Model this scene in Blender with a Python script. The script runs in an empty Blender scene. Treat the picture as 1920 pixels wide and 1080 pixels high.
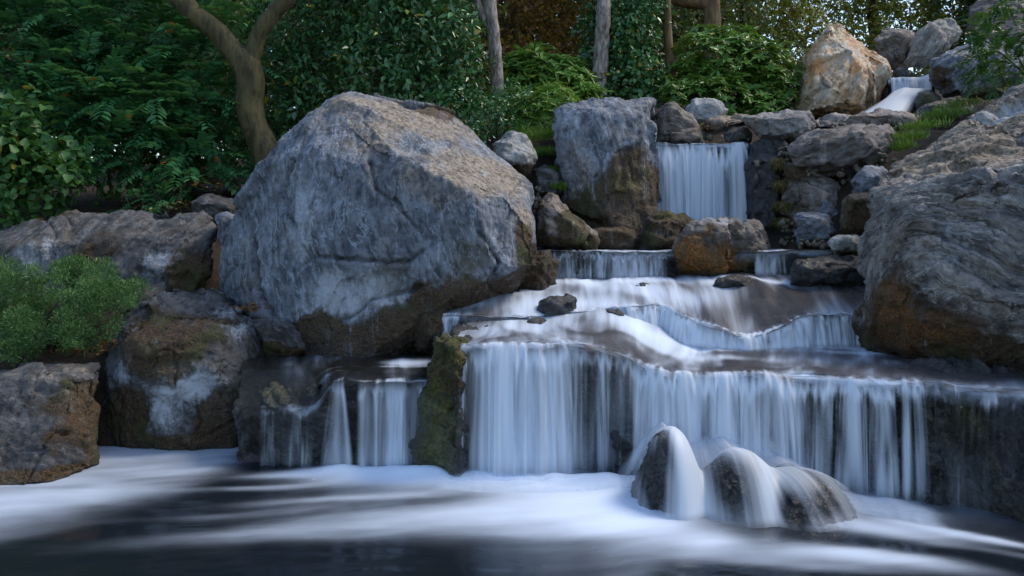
import bpy, bmesh, math, random
import numpy as np
from mathutils import Vector

# ------------------------------------------------------------------ camera, world, light
CAMZ = 1.8; FPX = 1493.0; HOR = 430.0
sc = bpy.context.scene
cam_d = bpy.data.cameras.new('camera'); cam = bpy.data.objects.new('camera', cam_d)
sc.collection.objects.link(cam); sc.camera = cam
cam.location = (0, 0, CAMZ); cam.rotation_euler = (math.radians(90), 0, 0)
cam_d.sensor_width = 36; cam_d.lens = 36*FPX/1920
cam_d.shift_y = (HOR-540)/1920
cam_d.clip_end = 500
SUN_EL, SUN_AZ = 52, 72          # azimuth clockwise from +Y (view direction): behind and to the right
w = bpy.data.worlds.new('World'); sc.world = w; w.use_nodes = True
nt = w.node_tree; sky = nt.nodes.new('ShaderNodeTexSky'); sky.sky_type = 'NISHITA'; sky.sun_disc = False
sky.sun_elevation = math.radians(SUN_EL); sky.sun_rotation = math.radians(SUN_AZ)
sky.air_density = 1.0; sky.dust_density = 1.2; sky.ozone_density = 1.0
nt.links.new(sky.outputs[0], nt.nodes['Background'].inputs[0]); nt.nodes['Background'].inputs[1].default_value = 0.15
sd = bpy.data.lights.new('sun', 'SUN'); sd.energy = 1.35; sd.angle = math.radians(18); sd.color = (1.0, 0.86, 0.68)
so = bpy.data.objects.new('sun', sd); sc.collection.objects.link(so)
a, e = math.radians(SUN_AZ), math.radians(SUN_EL)
so.rotation_euler = Vector((math.sin(a)*math.cos(e), math.cos(a)*math.cos(e), math.sin(e))).to_track_quat('Z', 'Y').to_euler()
sc.view_settings.view_transform = 'Standard'; sc.view_settings.look = 'None'
sc.view_settings.exposure = 0.82; sc.view_settings.gamma = 1.0
sc.cycles.transparent_max_bounces = 24; sc.cycles.max_bounces = 6
sc.cycles.diffuse_bounces = 3; sc.cycles.glossy_bounces = 3
sc.cycles.use_denoising = True

# ------------------------------------------------------------------ helpers
def W(px, py, D): return np.array(((px-960)/FPX*D, D, CAMZ+(HOR-py)/FPX*D))
def G(px, D, z): return np.array(((px-960)/FPX*D, D, z))
RNG = np.random.RandomState(5)
_perm = RNG.permutation(256); _g = RNG.normal(size=(256, 3)); _g /= np.linalg.norm(_g, axis=1)[:, None]
def perlin(P, seed=0):
    P = np.asarray(P, float)+seed*17.137
    i = np.floor(P).astype(int); f = P-i; u = f*f*f*(f*(f*6-15)+10)
    out = 0
    for dx in (0, 1):
        for dy in (0, 1):
            for dz in (0, 1):
                h = _perm[(_perm[(_perm[(i[:, 0]+dx) & 255]+i[:, 1]+dy) & 255]+i[:, 2]+dz) & 255]
                g = _g[h]
                d = (g*(f-np.array((dx, dy, dz)))).sum(1)
                wx = u[:, 0] if dx else 1-u[:, 0]; wy = u[:, 1] if dy else 1-u[:, 1]; wz = u[:, 2] if dz else 1-u[:, 2]
                out = out+d*wx*wy*wz
    return out*1.6
def fbm(P, oct=4, seed=0, gain=.5):
    s = 0; a = 1; P = np.asarray(P, float)
    for k in range(oct): s = s+a*perlin(P, seed+k); P = P*2.03; a *= gain
    return s
def sst(x, a, b): t = np.clip((x-a)/(b-a), 0, 1); return t*t*(3-2*t)
def tag(o, label=None, cat=None, group=None, kind=None):
    if label: o['label'] = label
    if cat: o['category'] = cat
    if group: o['group'] = group
    if kind: o['kind'] = kind
    return o
def mesh_np(name, V, F, mat, smooth=True, parent=None, loc=None):
    """V (n,3) world; F (m,k) one polygon size"""
    V = np.asarray(V, float); F = np.asarray(F, int)
    if loc is None: loc = np.array((V[:, 0].mean(), V[:, 1].mean(), V[:, 2].min()))
    if parent is not None: loc = np.array(parent.location)
    me = bpy.data.meshes.new(name)
    me.vertices.add(len(V)); me.vertices.foreach_set('co', (V-loc).astype(np.float32).ravel())
    k = F.shape[1]; me.loops.add(F.size); me.loops.foreach_set('vertex_index', F.astype(np.int32).ravel())
    me.polygons.add(len(F)); me.polygons.foreach_set('loop_start', np.arange(0, F.size, k, dtype=np.int32))
    me.polygons.foreach_set('loop_total', np.full(len(F), k, np.int32))
    me.update(calc_edges=True); me.polygons.foreach_set('use_smooth', np.full(len(F), smooth))
    me.materials.append(mat)
    o = bpy.data.objects.new(name, me); sc.collection.objects.link(o)
    if parent is not None: o.parent = parent
    else: o.location = loc
    return o
def empty(name, loc):
    o = bpy.data.objects.new(name, None); sc.collection.objects.link(o); o.location = tuple(loc); return o
def vattr(o, name, A):
    A = np.asarray(A, np.float32)
    if A.shape[1] == 3: A = np.hstack([A, np.ones((len(A), 1), np.float32)])
    at = o.data.attributes.new(name, 'FLOAT_COLOR', 'POINT'); at.data.foreach_set('color', A.ravel())
def vvec(o, name, A):
    at = o.data.attributes.new(name, 'FLOAT_VECTOR', 'POINT'); at.data.foreach_set('vector', np.asarray(A, np.float32).ravel())

class NT:
    def __init__(s, name):
        s.m = bpy.data.materials.new(name); s.m.use_nodes = True; s.t = s.m.node_tree
        s.t.nodes.clear(); s.out = s.n('ShaderNodeOutputMaterial')
    def n(s, typ, **kw):
        x = s.t.nodes.new(typ)
        for k, v in kw.items(): setattr(x, k, v)
        return x
    def l(s, a, b): s.t.links.new(a, b)
    def put(s, sock, v):
        if isinstance(v, bpy.types.NodeSocket): s.l(v, sock)
        elif isinstance(v, tuple) and len(v) == 3 and sock.type == 'RGBA': sock.default_value = (*v, 1)
        else: sock.default_value = v
    def math(s, op, a, b=None, c=None, clamp=False):
        x = s.n('ShaderNodeMath', operation=op, use_clamp=clamp); s.put(x.inputs[0], a)
        if b is not None: s.put(x.inputs[1], b)
        if c is not None: s.put(x.inputs[2], c)
        return x.outputs[0]
    def mix(s, f, a, b, mode='MIX'):
        x = s.n('ShaderNodeMix', data_type='RGBA', blend_type=mode); s.put(x.inputs[0], f); s.put(x.inputs[6], a); s.put(x.inputs[7], b); return x.outputs[2]
    def noise(s, vec, scale, detail=4, rough=.55, dist=0):
        x = s.n('ShaderNodeTexNoise'); s.put(x.inputs['Vector'], vec); x.inputs['Scale'].default_value = scale
        x.inputs['Detail'].default_value = detail; x.inputs['Roughness'].default_value = rough; x.inputs['Distortion'].default_value = dist
        return x.outputs[0]
    def attr(s, name, out='Color'):
        x = s.n('ShaderNodeAttribute'); x.attribute_name = name; return x.outputs[out]
    def sep(s, v):
        x = s.n('ShaderNodeSeparateXYZ'); s.put(x.inputs[0], v); return x.outputs
    def vmul(s, v, m):
        x = s.n('ShaderNodeVectorMath', operation='MULTIPLY'); s.put(x.inputs[0], v); x.inputs[1].default_value = m; return x.outputs[0]
    def rng(s, v, a, b, c=0., d=1., smooth=True):
        x = s.n('ShaderNodeMapRange', interpolation_type='SMOOTHSTEP' if smooth else 'LINEAR')
        s.put(x.inputs[0], v); s.put(x.inputs[1], a); s.put(x.inputs[2], b); s.put(x.inputs[3], c); s.put(x.inputs[4], d); return x.outputs[0]
    def bump(s, h, strength, dist):
        x = s.n('ShaderNodeBump'); s.put(x.inputs['Height'], h); x.inputs['Strength'].default_value = strength; x.inputs['Distance'].default_value = dist
        return x.outputs[0]

# ------------------------------------------------------------------ materials
_rm = {}
def rock_mat(dark, light, warm, warmth=.4, bump=1.0):
    key = (dark, light, warm, warmth, bump)
    if key in _rm: return _rm[key]
    t = NT('rock'); obc = t.n('ShaderNodeNewGeometry').outputs['Position']; scv = t.attr('sc', 'Vector')
    n1 = t.noise(scv, 1.0, 9, .62); n2 = t.noise(obc, 2.3, 8, .6); n3 = t.noise(obc, 26, 6, .6); n4 = t.noise(scv, 5.0, 6, .65); n5 = t.noise(obc, 95, 3, .6)
    n6 = t.noise(obc, 6., 10, .68); c = t.mix(t.rng(t.math('ADD', t.math('MULTIPLY', n1, .35), t.math('ADD', t.math('MULTIPLY', n6, .45), t.math('MULTIPLY', n4, .20))), .38, .62), dark, light)
    c = t.mix(t.math('MULTIPLY', t.rng(n2, .48, .72), warmth), c, warm)
    c = t.mix(t.rng(n4, .30, .52, 0.75, 0.), c, tuple(x*.35 for x in dark))
    # pale mineral veins and pits
    vn = t.math('ABSOLUTE', t.math('SUBTRACT', t.noise(scv, .8, 6, .62, .05), .5))
    c = t.mix(t.math('MULTIPLY', t.rng(vn, .0, .014, 1., 0.), .5), c, tuple(min(.6, x*1.9) for x in light))
    c = t.mix(t.rng(n3, .28, .43, .6, 0.), c, tuple(x*.4 for x in dark))
    c = t.mix(t.math('MULTIPLY', t.rng(n5, .6, .8), .35), c, tuple(min(.7, x*1.8) for x in light))
    mA = t.sep(t.attr('mA')); mB = t.sep(t.attr('mB'))
    def msk(m, nz, k=1.3, s=.25):
        x = t.math('ADD', m, t.math('MULTIPLY', t.math('SUBTRACT', nz, .5), k)); return t.math('MULTIPLY', t.rng(x, .5-s, .5+s), t.rng(m, 0., .12))
    nm = t.noise(obc, 5, 12, .78); nl = t.noise(obc, 9, 12, .85); nq = t.noise(obc, 55, 4, .6)
    tanc = t.mix(t.rng(n3, .35, .65), (.10, .08, .055), (.38, .31, .22))
    c = t.mix(t.math('MULTIPLY', msk(mB[0], n6, 1.5, .35), .8), c, tanc)
    fwh = t.math('MULTIPLY', msk(t.math('ADD', mA[2], .12), t.math('ADD', t.math('MULTIPLY', nl, .5), t.math('MULTIPLY', t.noise(t.vmul(obc, (11, 11, 2.2)), 1, 8, .75), .5)), 3.0, .25), t.rng(mA[2], 0., .2, 0., .9))
    c = t.mix(fwh, c, (.38, .42, .47))
    mossc = t.mix(t.rng(nq, .38, .62), (.016, .009, .003), (.095, .052, .012)); mossc = t.mix(t.rng(n2, .5, .65), mossc, (.045, .048, .008))
    fms = msk(t.math('ADD', mA[0], t.math('MULTIPLY', t.rng(mA[0], .1, .5), .18)), nm, 1.9, .2); c = t.mix(t.math('MULTIPLY', fms, .93), c, mossc)
    orc = t.mix(t.rng(nq, .35, .65), (.08, .025, .004), (.50, .19, .022)); orc = t.mix(t.rng(nl, .44, .60), orc, (.085, .062, .014))
    forr = msk(mA[1], nl, 3.2, .4); c = t.mix(t.math('MULTIPLY', forr, .92), c, orc)
    st8 = t.noise(t.vmul(obc, (9, 9, .9)), 1, 6, .7); c = t.mix(t.math('MULTIPLY', t.rng(st8, .54, .70), t.math('MULTIPLY', t.rng(n6, .4, .6), .6)), c, tuple(min(.6, x*1.8) for x in light)); wet = t.math('MULTIPLY', mB[1], 1.); c = t.mix(t.math('MULTIPLY', wet, .62), c, (.012, .012, .010))
    gr = t.math('MULTIPLY', mB[2], t.rng(nl, .3, .6)); c = t.mix(gr, c, t.mix(t.rng(nq, .35, .6), (.03, .04, .008), (.13, .14, .02)))
    p = t.n('ShaderNodeBsdfPrincipled'); t.l(c, p.inputs['Base Color'])
    t.l(t.rng(wet, 0., 1., .75, .10, False), p.inputs['Roughness'])
    h = t.math('ADD', t.math('ADD', t.math('MULTIPLY', n1, .5), t.math('MULTIPLY', n6, .9)), t.math('ADD', t.math('MULTIPLY', n4, .35), t.math('ADD', t.math('MULTIPLY', n3, .22), t.math('MULTIPLY', n5, .07))))
    h = t.math('ADD', h, t.math('MULTIPLY', t.math('ADD', fms, forr), t.math('MULTIPLY', nq, .5)))
    t.l(t.bump(h, .9*bump, .05), p.inputs['Normal']); t.l(p.outputs[0], t.out.inputs[0])
    _rm[key] = t.m; return t.m
GREY = rock_mat((.045, .056, .074), (.21, .24, .285), (.22, .185, .14), .35)
DGREY = rock_mat((.026, .028, .030), (.115, .118, .122), (.13, .10, .065), .5)
WARM = rock_mat((.06, .05, .04), (.24, .215, .19), (.24, .14, .075), .7)
GOLD = rock_mat((.36, .24, .13), (.66, .57, .43), (.62, .27, .07), 1.)
STRAT = rock_mat((.055, .054, .053), (.33, .315, .30), (.29, .215, .14), .6, 1.35)
WETR = rock_mat((.028, .032, .036), (.085, .09, .095), (.05, .042, .018), .6, 1.4)

def curtain_mat():
    t = NT('falling_water'); uv = t.n('ShaderNodeUVMap').outputs[0]
    d = t.sep(t.attr('dens'))
    n1 = t.noise(t.vmul(uv, (9, .75, 1)), 1, 2, .5, .12); n2 = t.noise(t.vmul(uv, (34, .9, 1)), 1, 1, .5, .1)
    st = t.math('ADD', t.math('MULTIPLY', n1, .60), t.math('MULTIPLY', n2, .40))
    al = t.math('ADD', t.math('MULTIPLY', t.math('SUBTRACT', st, .5), t.math('MULTIPLY', d[2], 2.7)), d[0])
    al = t.rng(al, 0., 1.)
    al = t.math('MULTIPLY', al, d[1])
    df = t.n('ShaderNodeBsdfDiffuse'); df.inputs[0].default_value = (.74, .83, .94, 1)
    tr = t.n('ShaderNodeBsdfTranslucent'); tr.inputs[0].default_value = (.74, .83, .94, 1)
    gl = t.n('ShaderNodeBsdfGlossy'); gl.inputs[0].default_value = (.9, .9, .9, 1); gl.inputs[1].default_value = .5
    m1 = t.n('ShaderNodeMixShader'); m1.inputs[0].default_value = .35; t.l(df.outputs[0], m1.inputs[1]); t.l(tr.outputs[0], m1.inputs[2])
    m2 = t.n('ShaderNodeMixShader'); m2.inputs[0].default_value = .05; t.l(m1.outputs[0], m2.inputs[1]); t.l(gl.outputs[0], m2.inputs[2])
    tp = t.n('ShaderNodeBsdfTransparent'); m3 = t.n('ShaderNodeMixShader')
    t.l(al, m3.inputs[0]); t.l(tp.outputs[0], m3.inputs[1]); t.l(m2.outputs[0], m3.inputs[2]); t.l(m3.outputs[0], t.out.inputs[0])
    b = t.bump(st, .3, .02); t.l(b, df.inputs['Normal'])
    return t.m
CURT = curtain_mat()
def surf_mat(base, rough, sx, sy, name, amp=.9, fade=False):
    t = NT(name); uv = t.n('ShaderNodeUVMap').outputs[0]; f = t.sep(t.attr('foam'))
    n1 = t.noise(t.vmul(uv, (sx, sy, 1)), 1, 4, .55, .7 if 'stream' in name else .25); n2 = t.noise(t.vmul(uv, (sx*3.3, sy*1.4, 1)), 1, 3, .5)
    st = t.math('ADD', t.math('MULTIPLY', n1, .65), t.math('MULTIPLY', n2, .35))
    x = t.math('ADD', f[0], t.math('MULTIPLY', t.math('MULTIPLY', t.math('SUBTRACT', st, .5), amp), t.rng(f[0], 0., .3)))
    fo = t.rng(x, .05, .95)
    p = t.n('ShaderNodeBsdfPrincipled'); t.put(p.inputs['Base Color'], t.mix(fo, base, (.68, .80, .96)))
    t.l(t.rng(fo, 0., .6, rough, .8), p.inputs['Roughness']); p.inputs['IOR'].default_value = 1.33
    if fade: t.l(t.math('MULTIPLY', f[1], t.rng(fo, 0., .6, .58, 1.)), p.inputs['Alpha'])
    t.l(t.bump(st, .25, .03), p.inputs['Normal']); t.l(p.outputs[0], t.out.inputs[0]); return t.m
POOLM = surf_mat((.008, .012, .017), .12, 1.2, 1.2, 'pool_water', .30)
STREAM = surf_mat((.085, .082, .088), .42, 4.2, 1.5, 'stream_water', 1.1, True)

STREAMD = surf_mat((.018, .019, .018), .16, 4.2, 1.5, 'dark_stream_water', 1.1, True)
def leaf_mat(c1, c2, rough=.42, trans=.3, yellow=(.35, .28, .03), yf=.02):
    t = NT('leaf'); v = t.sep(t.attr('tint'))
    c = t.mix(v[0], c1, c2); c = t.mix(t.math('GREATER_THAN', v[1], 1-yf), c, yellow)
    p = t.n('ShaderNodeBsdfPrincipled'); t.l(c, p.inputs['Base Color']); p.inputs['Roughness'].default_value = rough
    p.inputs['Specular IOR Level'].default_value = .5
    tr = t.n('ShaderNodeBsdfTranslucent'); t.l(t.mix(.5, c, (.12, .2, .02)), tr.inputs[0])
    m = t.n('ShaderNodeMixShader'); m.inputs[0].default_value = trans; t.l(p.outputs[0], m.inputs[1]); t.l(tr.outputs[0], m.inputs[2])
    t.l(m.outputs[0], t.out.inputs[0]); return t.m
def bark_mat(c1, c2, sz=14.):
    t = NT('bark'); g = t.n('ShaderNodeNewGeometry').outputs['Position']
    n = t.noise(t.vmul(g, (1, 1, .3)), sz, 8, .65, .5); n2 = t.noise(g, 3, 5, .6)
    p = t.n('ShaderNodeBsdfPrincipled'); c = t.mix(t.rng(n, .35, .65), c1, c2); c = t.mix(t.rng(n2, .55, .7, 0, .5), c, (.035, .045, .015))
    t.l(c, p.inputs['Base Color']); p.inputs['Roughness'].default_value = .85
    t.l(t.bump(n, .8, .03), p.inputs['Normal']); t.l(p.outputs[0], t.out.inputs[0]); return t.m
def soil_mat():
    t = NT('soil'); g = t.n('ShaderNodeNewGeometry').outputs['Position']
    n = t.noise(g, 9, 8, .7); n2 = t.noise(g, 60, 4, .6)
    p = t.n('ShaderNodeBsdfPrincipled'); c = t.mix(t.rng(n, .35, .65), (.015, .012, .008), (.05, .03, .016)); c = t.mix(t.rng(n2, .6, .75), c, (.12, .05, .02))
    t.l(c, p.inputs['Base Color']); p.inputs['Roughness'].default_value = .95
    t.l(t.bump(t.math('ADD', n, n2), .8, .04), p.inputs['Normal']); t.l(p.outputs[0], t.out.inputs[0]); return t.m

# ------------------------------------------------------------------ ground
def ground():
    xs = np.linspace(-40, 40, 200); ys = np.concatenate([np.linspace(-6, 5, 14), np.linspace(5.2, 16, 90), np.linspace(17, 90, 50)])
    X, Y = np.meshgrid(xs, ys)
    zc = np.interp(Y, [5.6, 6.6, 7.6, 8.4, 9.5, 9.8, 11, 12.5, 16, 24, 90], [-.6, .1, .55, .95, 1.2, 2.5, 2.95, 3.35, 4.1, 5.6, 9])
    zl = np.interp(Y, [6.4, 6.8, 7.6, 8.4, 10, 13, 20, 90], [-.6, .62, .95, 1.6, 2.1, 2.5, 3.6, 8])
    zr = np.interp(Y, [5.0, 6.2, 7.2, 8.6, 10, 12.5, 16, 24, 90], [-.6, .2, .5, 2.2, 3.0, 3.6, 4.6, 6.2, 9])
    zc = zc+.27*np.exp(-((X-.35)/.9)**2-((Y-10.3)/.8)**2)
    a = sst(X, -4.2, -1.2); b = sst(X, 2.2, 4.0)
    Z = zl*(1-a)+zc*a; Z = Z*(1-b)+zr*b
    P = np.stack([X.ravel(), Y.ravel(), Z.ravel()], 1); P[:, 2] += fbm(P*(.9, .9, 0), 4, 3)*.05
    nx, ny = len(xs), len(ys); i = np.arange((nx-1)*(ny-1)); r = i//(nx-1); c = i % (nx-1); q = r*nx+c
    o = mesh_np('ground', P, np.stack([q, q+1, q+nx+1, q+nx], 1), soil_mat(), loc=np.zeros(3))
    tag(o, 'dark soil bank rising behind the rocks and under the shrubs', kind='structure')
ground()

# ------------------------------------------------------------------ rocks
def hull_mesh(hulls):
    bm = bmesh.new()
    for pts in hulls:
        vs = [bm.verts.new(tuple(p)) for p in pts]
        r = bmesh.ops.convex_hull(bm, input=vs)
        dele = {v for v in list(r.get('geom_interior', []))+list(r.get('geom_unused', [])) if isinstance(v, bmesh.types.BMVert) and v.is_valid}
        bmesh.ops.delete(bm, geom=list(dele), context='VERTS')
    bmesh.ops.recalc_face_normals(bm, faces=bm.faces)
    me = bpy.data.meshes.new('tmp'); bm.to_mesh(me); bm.free(); return me
def remesh(me, vox):
    o = bpy.data.objects.new('tmp', me); sc.collection.objects.link(o)
    m = o.modifiers.new('r', 'REMESH'); m.mode = 'VOXEL'; m.voxel_size = vox; m.adaptivity = 0
    dg = bpy.context.evaluated_depsgraph_get(); ev = o.evaluated_get(dg); em = ev.to_mesh()
    n = len(em.vertices); V = np.empty(n*3, np.float32); em.vertices.foreach_get('co', V)
    N = np.empty(n*3, np.float32); em.vertices.foreach_get('normal', N)
    F = np.empty(len(em.loops), np.int32); em.loops.foreach_get('vertex_index', F)
    tot = np.empty(len(em.polygons), np.int32); em.polygons.foreach_get('loop_total', tot)
    ev.to_mesh_clear(); bpy.data.objects.remove(o); bpy.data.meshes.remove(me)
    assert (tot == 4).all()
    return V.reshape(-1, 3).astype(float), N.reshape(-1, 3).astype(float), F.reshape(-1, 4)
def vnormals(V, F):
    a = V[F[:, 2]]-V[F[:, 0]]; b = V[F[:, 3]]-V[F[:, 1]]; n = np.cross(a, b)
    N = np.zeros_like(V)
    for k in range(4): np.add.at(N, F[:, k], n)
    return N/(np.linalg.norm(N, axis=1)[:, None]+1e-9)
def from_outline(outl, D, t, front=.35, inset=.62, rs=None):
    """a closed stone: silhouette ring at depth D, smaller front and back rings"""
    rs = rs or random.Random(1)
    o = np.array(outl, float); c = o.mean(0); pts = [W(x, y, D) for x, y in outl]
    for x, y in outl:
        k = inset*rs.uniform(.85, 1.12); pts.append(W(c[0]+(x-c[0])*k, c[1]+(y-c[1])*k+0, D-t*front*rs.uniform(.8, 1.1)))
        k = .8*rs.uniform(.9, 1.1); pts.append(W(c[0]+(x-c[0])*k, c[1]+(y-c[1])*k, D+t*(1-front)*rs.uniform(.8, 1.1)))
    return pts
_ri = [0]
def rock(label, hulls=None, outline=None, D=8, t=.8, mat=GREY, vox=None, amp=1., sn=(.35, .2, .9), sfreq=9., strata=1., warp=.35,
         blobs=(), wl=None, wh=.2, chips=10, tan_up=0., wet=0., group=None, name='boulder', cat='boulder', seed=None, rough=1., front=.35, inset=.62, crack=1., facet=1., cracks=()):
    _ri[0] += 1; seed = seed if seed is not None else _ri[0]; rs = random.Random(seed*7+1); r = np.random.RandomState(seed)
    if outline is not None: hulls = [from_outline(outline, D, t, front, inset, rs)]
    allp = np.array([p for h in hulls for p in h]); size = (allp.max(0)-allp.min(0)); S = float(np.median(size))
    dist = float(np.median(allp[:, 1]))
    vox = vox or max(.011, min(.0021*dist*1.15, S/14))
    V, N, F = remesh(hull_mesh(hulls), vox)
    c = V.mean(0)
    # chips: planar flakes knocked off
    for k in range(chips):
        n = r.normal(size=3); n[1] -= .5; n /= np.linalg.norm(n); s = (V-c)@n; d = s.max()*r.uniform(.86, .97)
        over = s-d+fbm(V*2.5/S, 2, seed+k)*.02*S
        V = V-np.where(over > 0, over*.93, 0)[:, None]*n
    if facet:
        for (K, ka) in ((int(14+10*S), .045), (int(60+60*S), .013)):
            sd_ = V[r.choice(len(V), K)]; Q = V+.10*S**.5*np.stack([fbm(V*1.8/S**.5, 3, seed+j) for j in range(3)], 1)*(.8 if K < 60 else .4)
            d2 = np.stack([((Q-q)**2).sum(1) for q in sd_], 1); i2 = np.argpartition(d2, 1, axis=1)[:, :2]; dd2 = np.sqrt(np.take_along_axis(d2, i2, 1))
            sw = dd2[:, 0] > dd2[:, 1]; i1 = np.where(sw, i2[:, 1], i2[:, 0]); j1 = np.where(sw, i2[:, 0], i2[:, 1]); g = np.abs(dd2[:, 0]-dd2[:, 1])
            off = r.uniform(-1, .6, K); tl = r.normal(size=(K, 3))*.55; sc_ = S*(2.2/K**.5)
            fa = off[i1]+((V-sd_[i1])*tl[i1]).sum(1)/sc_; fb = off[j1]+((V-sd_[j1])*tl[j1]).sum(1)/sc_
            wgt = .5+.5*sst(g, 0, .035*S**.5); dsp = ka*min(S, 1.4)*facet*np.clip(fa*wgt+fb*(1-wgt), -1.6, 1.2)
            V = V+N*dsp[:, None]; N = vnormals(V, F)
    N = vnormals(V, F)
    sn = np.array(sn, float); sn /= np.linalg.norm(sn)
    wv = fbm(V*(.9/max(S, .5)*1.0), 3, seed+3)*warp*S*.35+fbm(V*3.1, 3, seed+5)*.055*warp
    s = V@sn+wv
    q = s*sfreq; band = perlin(np.stack([q, q*0+seed, V[:, 0]*.8], 1), 2)+.5*perlin(np.stack([q*2.7, q*0, V[:, 2]*1.5], 1), 6)
    saw = (q*.6+.6*perlin(V*1.7, 9)) % 1.0
    d = amp*(.055*S**.6*fbm(V/S*2.2, 4, seed)+.012*fbm(V*7, 4, seed+1, .6)) * .8
    d += strata*amp*(.022*np.tanh(band*2.2)+.013*(saw-.5))*min(1, S*.8)
    cr = np.abs(fbm(V*(1.3/S, 1.3/S, 1.0/S)+wv[:, None], 3, seed+8)); d -= crack*.03*min(1, S)*np.exp(-(cr/.022)**2)
    cr2 = np.abs(fbm(V*3.3/S, 3, seed+12)); d -= crack*.012*min(1, S)*np.exp(-(cr2/.02)**2)
    rg = np.abs(fbm(V*11, 3, seed+4)); d -= rough*.009*(1-np.clip(rg*2.2, 0, 1))*min(1, S*1.2)
    ck = np.zeros(len(V))
    for line in cracks:
        pts = [W(*p) for p in line]; wob = V+.03*np.stack([fbm(V*5, 3, 31), 0*ck, fbm(V*5, 3, 32)], 1)
        for p0, p1 in zip(pts[:-1], pts[1:]):
            a2 = p0[[0, 2]]; b2 = p1[[0, 2]]; ab = b2-a2; q2 = wob[:, [0, 2]]-a2; tt = np.clip((q2@ab)/(ab@ab), 0, 1)
            ds = np.linalg.norm(q2-tt[:, None]*ab, axis=1); ok = np.abs(V[:, 1]-p0[1]) < .6
            d -= np.where(ok, .035*np.exp(-(ds/.017)**2)-.02*sst((q2@np.array((ab[1], -ab[0])))/np.linalg.norm(ab), -.0, .03)*np.exp(-(ds/.12)**2), 0); ck = np.maximum(ck, ok*np.exp(-(ds/.014)**2))
    V = V+N*d[:, None]; N2 = vnormals(V, F)
    o = mesh_np(name, V, F, mat)
    proj = V-np.outer(V@sn, sn); vvec(o, 'sc', proj*1.5+np.outer(s*(1.5+sfreq*.45), sn)+seed)
    A = np.zeros((len(V), 3)); B = np.zeros((len(V), 3)); ch = {'moss': (A, 0), 'orange': (A, 1), 'white': (A, 2), 'tan': (B, 0), 'wet': (B, 1), 'green': (B, 2)}
    nz = fbm(V*2.2, 4, seed+20)*.28
    for (k, px, py, bd, rx, ry, st) in blobs:
        cc = W(px, py, bd); R = np.array((rx, max(rx, ry)*1.2, ry))*bd/FPX
        dd = np.sqrt((((V-cc)/R)**2).sum(1)); arr, ix = ch[k]; arr[:, ix] = np.maximum(arr[:, ix], st*(1-sst(dd+nz*1.6, .25, 1.5)))
    if tan_up: B[:, 0] = np.maximum(B[:, 0], tan_up*sst(N2[:, 2]+nz*.5, .25, .6))
    if wl is not None:
        hh = (V[:, 2]-wl)/wh+nz*1.2
        A[:, 0] = np.maximum(A[:, 0], .95*(1-sst(hh, .4, 1.3))); B[:, 1] = np.maximum(B[:, 1], .85*(1-sst(hh, 0., .45)))
    if wet: B[:, 1] = np.maximum(B[:, 1], wet)
    B[:, 1] = np.maximum(B[:, 1], .9*ck)
    vattr(o, 'mA', A); vattr(o, 'mB', B)
    return tag(o, label, cat, group)

# main boulder
M = 1.0
rock('huge blue-grey boulder with a tan weathered top, left of the falls',
     hulls=[[W(*p) for p in [(382,525,7.6),(414,440,7.6),(434,350,7.6),(464,300,7.65),(520,262,7.75),(560,215,7.9),(645,172,8.0),(705,172,8.3),(800,190,8.5),(850,207,8.5),
      (640,205,7.15),(700,262,6.92),(860,352,6.84),(955,405,6.86),(1002,470,7.0),(548,318,7.08),(585,430,6.86),(470,430,7.28),(610,560,6.76),(800,500,6.78),(900,500,6.9),(470,600,7.1),(520,660,6.95),(635,690,6.74),(750,690,6.78),
      (900,262,8.5),(950,312,8.3),(998,350,8.1),(1015,420,7.9),(1015,490,7.7),(980,560,7.4),(500,700,8.3),(950,600,8.4),(420,500,8.2)]]],
     mat=GREY, vox=.0165, sn=(.80, -.2, .35), sfreq=7, strata=.55, amp=.36, chips=7, seed=3, wl=.72, wh=.36, crack=.8, facet=.95,
     cracks=[[(585,480,6.8),(640,487,6.8),(700,486,6.8),(765,492,6.8)],[(540,300,7.0),(520,360,7.0),(545,420,6.95)],[(765,492,6.8),(800,470,6.8)],[(690,300,6.9),(700,350,6.85),(760,400,6.8),(790,440,6.8)],[(650,600,6.8),(700,560,6.8),(790,540,6.8)],[(455,460,7.0),(470,540,6.95),(500,600,6.9)],[(900,430,6.9),(935,490,6.95),(915,530,6.95)]],
     blobs=[('tan',760,230,8.0,190,70,.95),('tan',900,330,7.5,150,70,.95),('tan',980,420,7.4,60,70,.7),('moss',830,205,8.3,55,22,.9),('moss',900,560,7.1,130,60,1.),('moss',760,630,6.7,110,50,1.),('moss',690,660,6.7,60,35,1.),('moss',840,590,6.8,80,60,1.),('moss',960,530,7.3,70,50,1.),('moss',1005,500,7.7,40,50,1.),
            ('moss',990,470,7.1,40,60,.75),('orange',885,500,6.8,40,60,.3),('orange',740,510,6.7,40,40,.28),('green',885,480,6.9,50,60,.35),('green',740,520,6.7,40,30,.3),('white',650,560,6.8,110,50,.5),('white',570,600,6.8,70,70,.35),('white',560,440,6.95,40,110,.4),('white',545,310,7.2,30,60,.4),('white',700,530,6.7,60,30,.5),('white',860,530,6.8,40,18,.6)])
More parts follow.
